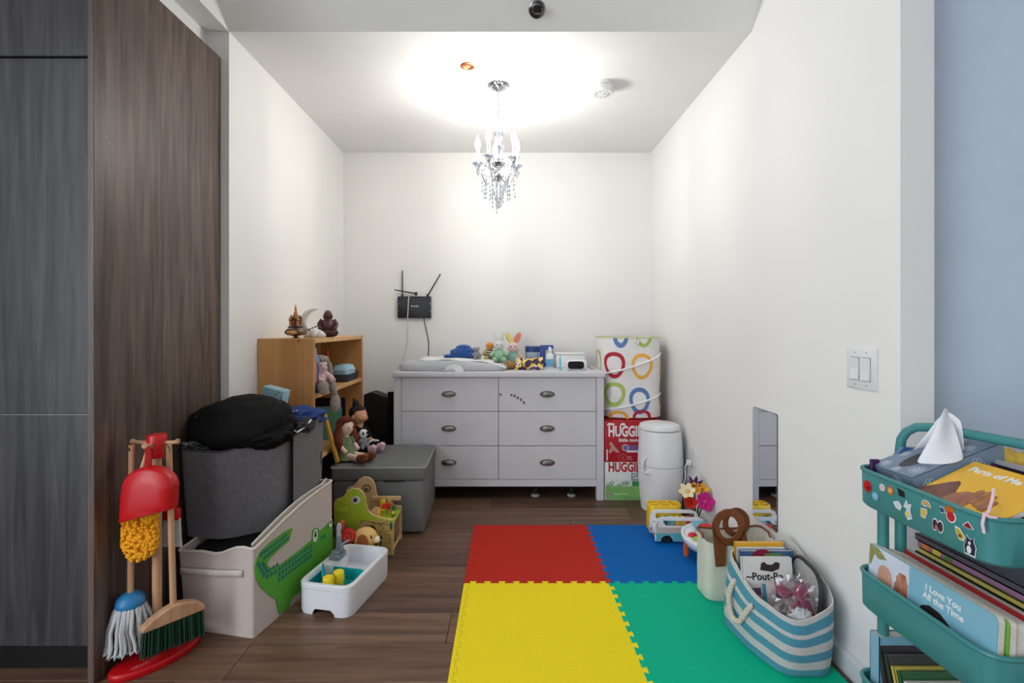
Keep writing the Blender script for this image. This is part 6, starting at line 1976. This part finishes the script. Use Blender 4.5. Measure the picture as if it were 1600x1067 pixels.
for (x, y) in ((.897, 1.178), (.945, 1.186), (1.07, .895), (1.07, 1.178)):
    MB().tube([(x, y, .062), (x, y, TZ[0] - TH + .004)], .0115, n=14).build('post', M_CART, t)
MB().tube([(.972, 1.222, .66), (.972, 1.222, .77), (.974, 1.220, .800), (.980, 1.212, .820), (.992, 1.198, .834), (1.005, 1.170, .840), (1.028, 1.10, .839), (1.05, 1.02, .838), (1.066, .95, .838), (1.08, .90, .825), (1.088, .885, .79), (1.09, .882, .72)], .0105, n=12).build('handle', M_CART, t, smooth=180)
for (x, y) in ((.897, 1.178), (1.06, 1.178), (.90, .90), (1.06, .90)):
    MB().lathe([(.001, -.010), (.022, -.010), (.025, -.006), (.025, .006), (.022, .010), (.001, .010)], M=Tr(x, y, .025) @ Ry(90), n=20).build('caster', M_BLKM, t)
    MB().box((x, y, .048), (.026, .02, .030)).build('caster_fork', mat('fork_grey', (120, 120, 124), rough=.35, metal=.8), t, smooth=0)
# stickers on the long side of the top tray
Bst = basis((CX0 - .0006, 1.2, 0), (0, -1, 0), (0, 0, 1))
def sticker(poly, col, z=0.0, border=None, name='sticker'):
    if border:
        c = sum((Vector(p) for p in poly), Vector((0, 0))) / len(poly)
        kid(TRAY[0], name, MB().prism([c + (Vector(p) - c) * border for p in poly], 0, .0005, Bst), M_INKW, smooth=0)
        z = .0005
    kid(TRAY[0], name, MB().prism(poly, z, z + .0006, Bst), plas('stk_%d_%d_%d' % col, *col, .4), smooth=0)
def circ(u, v, r, ry=None, n=18):
    return [(u + r * math.cos(2 * PI * i / n), v + (ry or r) * math.sin(2 * PI * i / n)) for i in range(n)]
sticker(circ(.032, .701, .0125, .014), (196, 24, 30))
sticker(circ(.035, .698, .005), (120, 14, 20), .0006)
sticker(circ(.057, .686, .010), (120, 176, 206))
sticker(circ(.057, .686, .006), (150, 196, 220), .0006)
sticker(circ(.078, .713, .0065), (222, 190, 196), border=1.25)
sticker(circ(.102, .714, .0095), (196, 120, 40))
sticker(circ(.102, .714, .005), (236, 190, 110), .0006)
sticker([(.122, .727), (.140, .724), (.142, .712), (.126, .711)], (26, 24, 28))
sticker([(.112, .692), (.124, .697), (.132, .690), (.128, .681), (.118, .683)], (206, 220, 226), border=1.2)
sticker([(.146, .706), (.150, .699), (.158, .702), (.155, .690), (.160, .676), (.150, .670), (.143, .680), (.148, .690), (.140, .692)], (200, 214, 220), border=1.15)
sticker(circ(.150, .680, .0045, .006), (230, 200, 90), .0012)
for r, c in ((.0115, (240, 240, 240)), (.0100, (206, 130, 60)), (.0075, (230, 190, 90)), (.005, (90, 140, 190)), (.003, (230, 235, 240))):
    sticker([(.196 + r * math.cos(PI * i / 14), .713 + r * 1.1 * math.sin(PI * i / 14)) for i in range(15)], c, .0006 * (1 + [.0115, .0100, .0075, .005, .003].index(r)))
sticker([(.184, .704), (.196, .706), (.197, .699), (.193, .689), (.184, .690)], (222, 180, 80), border=1.2)
sticker([(.228, .724), (.236, .724), (.238, .716), (.230, .714)], (40, 80, 110), border=1.25)
sticker(circ(.249, .727, .0095), (206, 100, 30))
sticker(circ(.252, .714, .0085, .0095), (190, 40, 50), border=1.25)
for du in (-.006, .006):
    sticker(circ(.223 + du, .685, .0055, .010), (60, 50, 60), border=1.25)
sticker(circ(.221, .680, .003, .006), (190, 110, 110), .0012)
sticker([(.278, .708), (.287, .717), (.296, .708), (.287, .706)], (150, 24, 50), border=1.3)
sticker([(.262, .698), (.270, .697), (.279, .687), (.277, .680), (.269, .680), (.264, .688)], (196, 170, 70), border=1.25)
sticker(circ(.272, .686, .0032), (130, 80, 30), .0012)
sticker([(.282, .660), (.300, .660), (.302, .676), (.298, .684), (.299, .692), (.294, .687), (.288, .688), (.285, .692), (.284, .682), (.280, .672)], (30, 36, 60), border=1.14)
sticker(circ(.290, .668, .0045, .007), (236, 238, 240), .0012)
sticker([(.288, .680), (.291, .684), (.294, .680), (.291, .676)], (236, 238, 240), .0012)
# pink ribbon tied over the rim
t2 = thing('hair_ribbon', 'thin pale pink ribbon tied over the rim of the cart', 'ribbon', (.853, .88, .74), world=True)
M_RIB = plas('ribbon_pink', 232, 200, 208, .6)
MB().tube([(.892, .905, .782), (.880, .895, .768), (.862, .884, .748), (.850, .880, .742), (.845, .878, .728), (.846, .876, .712)], .0024, n=6, flat=.5).build('ribbon', M_RIB, t2)
MB().tube([(.852, .884, .744), (.852, .870, .743), (.856, .862, .745)], .0024, n=6).build('ribbon_end', M_RIB, t2)

# tissue box
o_ = Vector((.875, 1.068, .752))
ux_, uy_ = Vector((.175, -.004, .070)).normalized(), Vector((.02, .136, .0)).normalized()
MTB = basis(o_, ux_, uy_)
t = thing('tissue_box', 'grey blue floral tissue box tilted on the top of the cart', 'tissue box', M=MTB)
TL, TW, TT = .205, .128, .075
mb = MB()
R0 = [(0, 0), (TL, 0), (TL, TW), (0, TW)]
hole = [(TL * .42 + .062 * math.cos(2 * PI * i / 20), TW / 2 + .024 * math.sin(2 * PI * i / 20)) for i in range(20)]
mb.box((TL / 2, TW / 2, -TT / 2 - .001), (TL, TW, TT - .002))
bm = bmesh.new()
vo = [bm.verts.new((a, b, 0)) for a, b in R0]
vi = [bm.verts.new((a, b, 0)) for a, b in hole]
eg = [bm.edges.new((vo[i], vo[(i + 1) % 4])) for i in range(4)] + [bm.edges.new((vi[i], vi[(i + 1) % 20])) for i in range(20)]
bmesh.ops.triangle_fill(bm, use_beauty=True, edges=eg)
bm.verts.index_update()
vv = [v.co.copy() for v in bm.verts]
ff = [[v.index for v in f.verts] for f in bm.faces]
bm.free()
M_TBOX = mat('tissue_box_blue', (124, 142, 164), rough=.5, scale=10, var=.04)
mb.build('carton', M_TBOX, t, smooth=0)
MB().add(vv, ff).build('top_panel', M_TBOX, t, smooth=0)
MB().prism(hole, -.0008, -.0002).build('slot', mat('slot_dark', (58, 56, 58)), t, smooth=0)
M_FLO = plas('floral_white', 196, 206, 216, .5)
def rosette(mb, u, v, s, M_):
    for k in range(7):
        a = 2 * PI * k / 7
        for r, w in ((s, .0012), (s * .55, .001)):
            mb.strip([(u + r * .62 * math.cos(a) + r * .32 * math.cos(b), v + r * .62 * math.sin(a) + r * .32 * math.sin(b)) for b in [2 * PI * q / 8 for q in range(8)]], w, M_, t=.0004, closed=True)
mb = MB()
for u, v, s in ((.03, .022, .017), (.078, .020, .017), (.02, .105, .015), (.155, .03, .016), (.175, .075, .017), (.13, .112, .016), (.185, .112, .012), (.075, .112, .013), (.012, .06, .010)):
    rosette(mb, u, v, s, Matrix.Identity(4))
mb2 = basis((0, 0, 0), (1, 0, 0), (0, 0, 1)) @ Tr(0, -TT, .0)
for u, v, s in ((.03, .045, .016), (.085, .03, .017), (.14, .05, .016), (.185, .025, .014), (.05, .012, .012)):
    rosette(mb, u, v, s, mb2)
mb3 = basis((0, TW, 0), (0, -1, 0), (0, 0, 1)) @ Tr(0, -TT, 0)
for u, v, s in ((.025, .04, .015), (.075, .05, .016), (.11, .025, .013)):
    rosette(mb, u, v, s, mb3)
mb.build('floral_print', M_FLO, t, smooth=0)
# tissue pulled out of the slot
t = thing('paper_tissue', 'white paper tissue pulled up out of the tissue box', 'tissue', (.925, 1.125, .785), world=True)
base = [MTB @ Vector((TL * .42 + .056 * c, TW / 2 + .018 * s, .001)) for c, s in ((-1, -.3), (-.5, -.8), (0, -1), (.5, -.8), (1, 0))]
tipA = Vector((.99, 1.115, .892))
g = []
flare = [Vector((.905, 1.095, .775)), Vector((.915, 1.08, .777)), Vector((.935, 1.066, .780)), Vector((.957, 1.058, .784)), Vector((.985, 1.062, .793))]
for j in range(5):
    col_ = []
    for i in range(11):
        u = i / 10
        p = flare[j].lerp(tipA + Vector(((-.020 + .010 * j), .006 * (j - 2), -.010 + .008 * (2 - abs(j - 2)))), u)
        p += Vector((-.010, -.016, .004)) * math.sin(PI * u) * (.4 + .5 * math.sin(j * 1.6))
        col_.append(p)
    g.append(col_)
MB().sheet(g).build('front_fold', mat('tissue_paper', (238, 240, 246), rough=.9, scale=80, var=.02), t, smooth=180, solid=.0008, sub=1)
g = []
back = [Vector((.930, 1.135, .792)), Vector((.960, 1.140, .800)), Vector((.992, 1.132, .810)), Vector((1.010, 1.110, .812)), Vector((1.000, 1.080, .802))]
for j in range(5):
    col_ = []
    for i in range(9):
        u = i / 8
        p = back[j].lerp(tipA + Vector((.008 * (j - 2) + .008, .006 * (2 - j), -.004 - .010 * abs(j - 2))), u)
        p += Vector((.008, .006, .0)) * math.sin(PI * u) * math.cos(j * 1.7)
        col_.append(p)
    g.append(col_)
MB().sheet(g).build('back_fold', mat('tissue_paper', (238, 240, 246), rough=.9), t, smooth=180, solid=.0008, sub=1)

# "Parts of Me" board book
MPB = basis((.868, 1.050, .728), (.03, -1, 0.0), (.118, .03, .055))
t = thing('board_book', 'yellow board book with a photo of hands on the top tier', 'book', M=MPB)
MB().rbox((.085, .072, -.006), (.170, .146, .012), .002, 1).build('pages', M_PAGE, t)
MB().rbox((.085, .072, .0006), (.172, .148, .0022), .0008, 1).build('cover', plas('cover_yellow', 240, 184, 40, .18), t)
Bp = Tr(0, 0, .0018)
text('Parts of Me', .0235, M_INKW, t, Bp @ Tr(.014, .112, 0), bold=.0007, sx=.92)
M_HAND = mat('photo_hand', (176, 112, 76), rough=.2, scale=40, col2=(128, 72, 46))
M_HAND2 = mat('photo_hand_dark', (126, 70, 46), rough=.2, scale=40, col2=(90, 46, 30))
mb = MB()
mb.prism([(.0, .0), (.0, .022), (.012, .040), (.022, .058), (.034, .072), (.042, .066), (.05, .05), (.058, .036), (.06, .0)], 0, .0006, Bp)
mb.build('hand_photo', M_HAND2, t, smooth=0)
mb = MB()
mb.prism([(.055, .0), (.056, .03), (.07, .05), (.083, .052), (.094, .048), (.10, .03), (.10, 0)], .0003, .0009, Bp)
for u, v, s in ((.088, .060, .022), (.101, .064, .024), (.115, .056, .022), (.128, .044, .018)):
    mb.prism([(u - .006, v - s * 1.8), (u - .0055, v), (u - .002, v + s * .3), (u + .003, v + s * .3), (u + .0055, v), (u + .005, v - s * 1.8)], .0006, .0012, Bp)
mb.build('hand_photo', M_HAND, t, smooth=0)
# "How I" book standing behind it
t = thing('board_book', 'dark purple and black book behind the yellow one on the cart', 'book', M=basis((1.028, 1.088, .655), (0, -1, 0), (.12, 0, 1)))
MB().rbox((.10, .065, -.008), (.20, .13, .015), .001, 1).build('pages', M_PAGE, t)
MB().rbox((.10, .065, .0005), (.203, .133, .002), .0006, 1).build('cover', plas('cover_night', 34, 26, 50, .25), t)
MB().prism([(0, 0), (.05, 0), (.04, .130), (0, .130)], .0016, .0022).build('cover_band', plas('cover_purple', 96, 34, 84, .3), t, smooth=0)
MB().prism([(.0, .062), (.2, .062), (.2, .070), (.0, .070)], .0018, .0026).build('cover_band', plas('cover_blue_line', 60, 80, 150, .3), t, smooth=0)
text('How I', .036, M_INKW, t, Tr(.040, .088, .0024), bold=.0008)
# stack behind
t = thing('board_book', 'grey book lying at the back of the top tier', 'book', M=basis((1.052, 1.10, .664), (0, -1, 0), (0, 0, 1)))
MB().rbox((.10, .064, -.006), (.20, .128, .010), .001, 1).build('pages', M_PAGE, t)
MB().rbox((.10, .064, 0), (.203, .131, .0018), .0006, 1).build('cover', plas('cover_grey', 170, 172, 176, .3), t)
t = thing('shaped_book', 'small yellow shaped card book standing at the back of the cart', 'book', M=basis((1.070, 1.075, .664), (0, -1, 0), (0, 0, 1)))
MB().prism([(.0, .0), (.18, 0), (.18, .148), (.165, .155), (.145, .148), (.13, .152), (.11, .146), (.06, .146), (.045, .153), (.03, .146), (.014, .155), (.0, .150)], -.012, 0).build('cover', mat('cover_mustard', (226, 196, 90), rough=.4, scale=60, col2=(200, 150, 50)), t, smooth=0)
tag(MB().rbox((.882, 1.185, .715), (.02, .008, .09), .001, 1).build('bookmark_card', plas('card_purple', 66, 30, 84, .4)), 'thin purple card standing at the far left corner of the cart', 'card')
o = MB().prism([(0, 0), (.12, 0), (.12, .115), (.05, .12), (0, .06)], -.006, .006, basis((.905, 1.196, .668), (1, -.05, 0), (0, 0, 1))).build('blue_folder', plas('folder_blue', 50, 96, 140, .4), None, smooth=0)
tag(o, 'blue folder leaning behind the tissue box on the cart', 'folder')

# middle tier books
t = thing('board_book', 'pale blue board book with family photos, frontmost on the middle tier', 'book', M=basis((.872, 1.196, .430), (0, -1, 0), (.06, 0, 1)))
zt = .128
R = [(p.x, p.y) for p in rring(.312, zt, .012, 0, 4, 2, .156, zt / 2)]
MB().prism(R, -.013, -.0012).build('pages', M_PAGE, t, smooth=0)
MB().prism(R, -.0012, .0008).build('cover', plas('cover_sky', 128, 186, 206, .3), t, smooth=0)
MB().prism([(.002, .0), (.118, .0), (.118, zt - .002), (.002, zt - .002)], .0008, .0012).build('photo_print', mat('photo_sky', (196, 212, 232), rough=.3, scale=20, col2=(222, 228, 238)), t, smooth=0)
MB().prism([(.002, zt - .002), (.03, zt - .004), (.055, zt - .02), (.03, zt - .028), (.018, zt - .02), (.008, zt - .05), (.002, zt - .05)], .0012, .0015).build('photo_print', mat('photo_leaves', (110, 120, 60), rough=.4, scale=160, col2=(170, 170, 110)), t, smooth=0)
MB().prism(circ(.052, .068, .022, .026), .0012, .0015).build('photo_print', mat('photo_skin', (216, 164, 140), rough=.4, scale=30), t, smooth=0)
MB().prism([(.078, .04), (.080, .07), (.086, .078), (.084, .086), (.094, .10), (.110, .10), (.117, .08), (.117, .02), (.095, .02)], .0012, .0015).build('photo_print', mat('photo_auburn', (150, 84, 62), rough=.4, scale=60, col2=(206, 150, 126)), t, smooth=0)
text('I Love You', .0185, M_INKW, t, Tr(.160, .098, .0010), bold=.0003)
text('All the Time', .0185, M_INKW, t, Tr(.155, .080, .0010), bold=.0003)
MB().prism([(.142, .0), (.146, .048), (.154, .062), (.172, .071), (.196, .069), (.220, .056), (.238, .036), (.244, 0)], .0008, .0014).build('photo_print', plas('photo_black_hair', 44, 34, 32, .4), t, smooth=0)
COLS = [((110, 170, 60), 'green board book right behind the pale blue one', .135, .012), ((236, 230, 220), 'thick cream board book in the middle tier row', .128, .016), ((228, 222, 214), 'off white board book behind the cream one in the row', .124, .014),
        ((170, 40, 44), 'dark red board book in the middle tier row', .132, .012), ((70, 74, 80), 'slate grey board book in the middle tier row', .112, .014), ((40, 42, 50), 'black board book at the back of the row', .105, .016)]
xx = .888
for i, (c, lb, hh, th) in enumerate(COLS):
    L_ = .318 - .006 * i
    t = thing('board_book', lb, 'book', M=basis((xx, 1.196 - .002 * i, .418), (0, -1, 0), (.05, 0, 1)), group='board books on the middle tier')
    R = [(p.x, p.y) for p in rring(L_, hh, .010, 0, 4, 2, L_ / 2, hh / 2)]
    MB().prism(R, -th, -.0012).build('pages', M_PAGE, t, smooth=0)
    MB().prism(R, -.0012, .0006).build('cover', plas('cover_%d_%d_%d' % c, *c, .35), t, smooth=0)
    if i == 0:
        MB().prism(circ(L_ - .035, .088, .012, .016), .0006, .001).build('photo_print', MATS['photo_skin'], t, smooth=0)
        MB().prism([(L_ - .06, 0), (L_ - .056, .05), (L_ - .045, .072), (L_ - .03, .074), (L_ - .012, .05), (L_ - .01, 0)], .0006, .001).build('photo_print', plas('photo_red', 190, 24, 36, .4), t, smooth=0)
    xx += th + .003
# flat pile at the back, spines toward the camera
zz = .4135
for i, (c, th, lb) in enumerate((((60, 62, 70), .03, 'charcoal book at the bottom of the pile on the middle tier'), ((120, 120, 128), .022, 'grey book second from the bottom of the pile'), ((52, 46, 50), .026, 'dark brown book in the middle of the pile'),
                                 ((120, 54, 60), .012, 'maroon book under the olive lettered one in the pile'), ((104, 106, 84), .034, 'olive book with lettered spine in the middle tier pile'), ((196, 186, 100), .012, 'yellow green book on top of the lettered one'),
                                 ((150, 110, 140), .014, 'mauve and orange book second from the top of the pile'), ((84, 78, 86), .014, 'dark grey book on top of the middle tier pile'))):
    w0 = .118
    x0 = .982 - .001 * (i % 3)
    t = thing('picture_book', lb, 'book', (x0 + w0 / 2, 1.045 + .006 * ((i * 5) % 3 - 1), zz), group='piled books on the middle tier')
    Ly = .285 - .012 * (i % 3)
    MB().box((.002, 0, th / 2), (w0 - .004, Ly - .004, th - .003)).build('pages', M_PAGE, t, smooth=0)
    mb = MB()
    mb.box((0, 0, .0008), (w0, Ly, .0016))
    mb.box((0, 0, th - .0008), (w0, Ly, .0016))
    mb.box((-w0 / 2 + .0008, 0, th / 2), (.0016, Ly, th))
    mb.build('cover', plas('cover_%d_%d_%d' % c, *c, .4), t, smooth=0)
    if i == 4:
        text('I', .024, plas('ink_cream', 200, 196, 176), t, basis((-w0 / 2 - .0004, .10, .008), (0, -1, 0), (0, 0, 1)), bold=.0004)
        text('ENGINEER', .022, plas('ink_cream', 200, 196, 176), t, basis((-w0 / 2 - .0004, .065, .008), (0, -1, 0), (0, 0, 1)), bold=.0004)
        MB().prism([(0, .006), (-.008, .015), (-.006, .021), (0, .018), (.006, .021), (.008, .015)], 0, .0005, basis((-w0 / 2 - .0004, .080, .004), (0, -1, 0), (0, 0, 1))).build('heart_print', plas('ink_pale', 170, 190, 196), t, smooth=0)
    if i == 6:
        for k in range(3):
            MB().box((-w0 / 2 - .0004, .12 - .03 * k, th / 2), (.0008, .02, th * .8)).build('spine_print', plas(('spine_or', 'spine_ye', 'spine_gr')[k], *((214, 120, 60), (220, 190, 80), (90, 120, 70))[k]), t, smooth=0)
    zz += th + .0008

# bottom tier books
bb = [((130, 180, 206), .19, .030, 0, 'pale blue tall box book at the far end of the bottom tier'), ((52, 50, 54), .175, .014, -14, 'black tilted book on the bottom tier'), ((60, 64, 60), .165, .012, -16, 'dark grey tilted book on the bottom tier'),
      ((206, 190, 90), .150, .010, -18, 'yellow edged tilted book on the bottom tier'), ((44, 96, 56), .150, .012, -18, 'dark green tilted book on the bottom tier'), ((226, 224, 220), .140, .014, -20, 'white edged tilted book on the bottom tier'), ((170, 90, 100), .13, .012, -20, 'rose tilted book on the bottom tier')]
yy = 1.175
for i, (c, hh, th, ang, lb) in enumerate(bb):
    t = thing('picture_book', lb, 'book', M=Tr(.982, yy, .1585) @ Rx(ang), group='books on the bottom tier')
    w0 = .215 - .004 * i
    MB().box((0.002, 0, hh / 2), (w0 - .004, th - .003, hh - .004)).build('pages', M_PAGE, t, smooth=0)
    mb = MB()
    mb.box((0, -th / 2 + .0008, hh / 2), (w0, .0016, hh))
    mb.box((0, th / 2 - .0008, hh / 2), (w0, .0016, hh))
    mb.box((-w0 / 2 + .0008, 0, hh / 2), (.0016, th, hh))
    mb.build('cover', plas('cover_%d_%d_%d' % c, *c, .4), t, smooth=0)
    yy -= th / math.cos(math.radians(ang)) + (.022 if i == 0 else .006)

for o in bpy.data.objects:
    if '_w' in o:
        del o['_w']
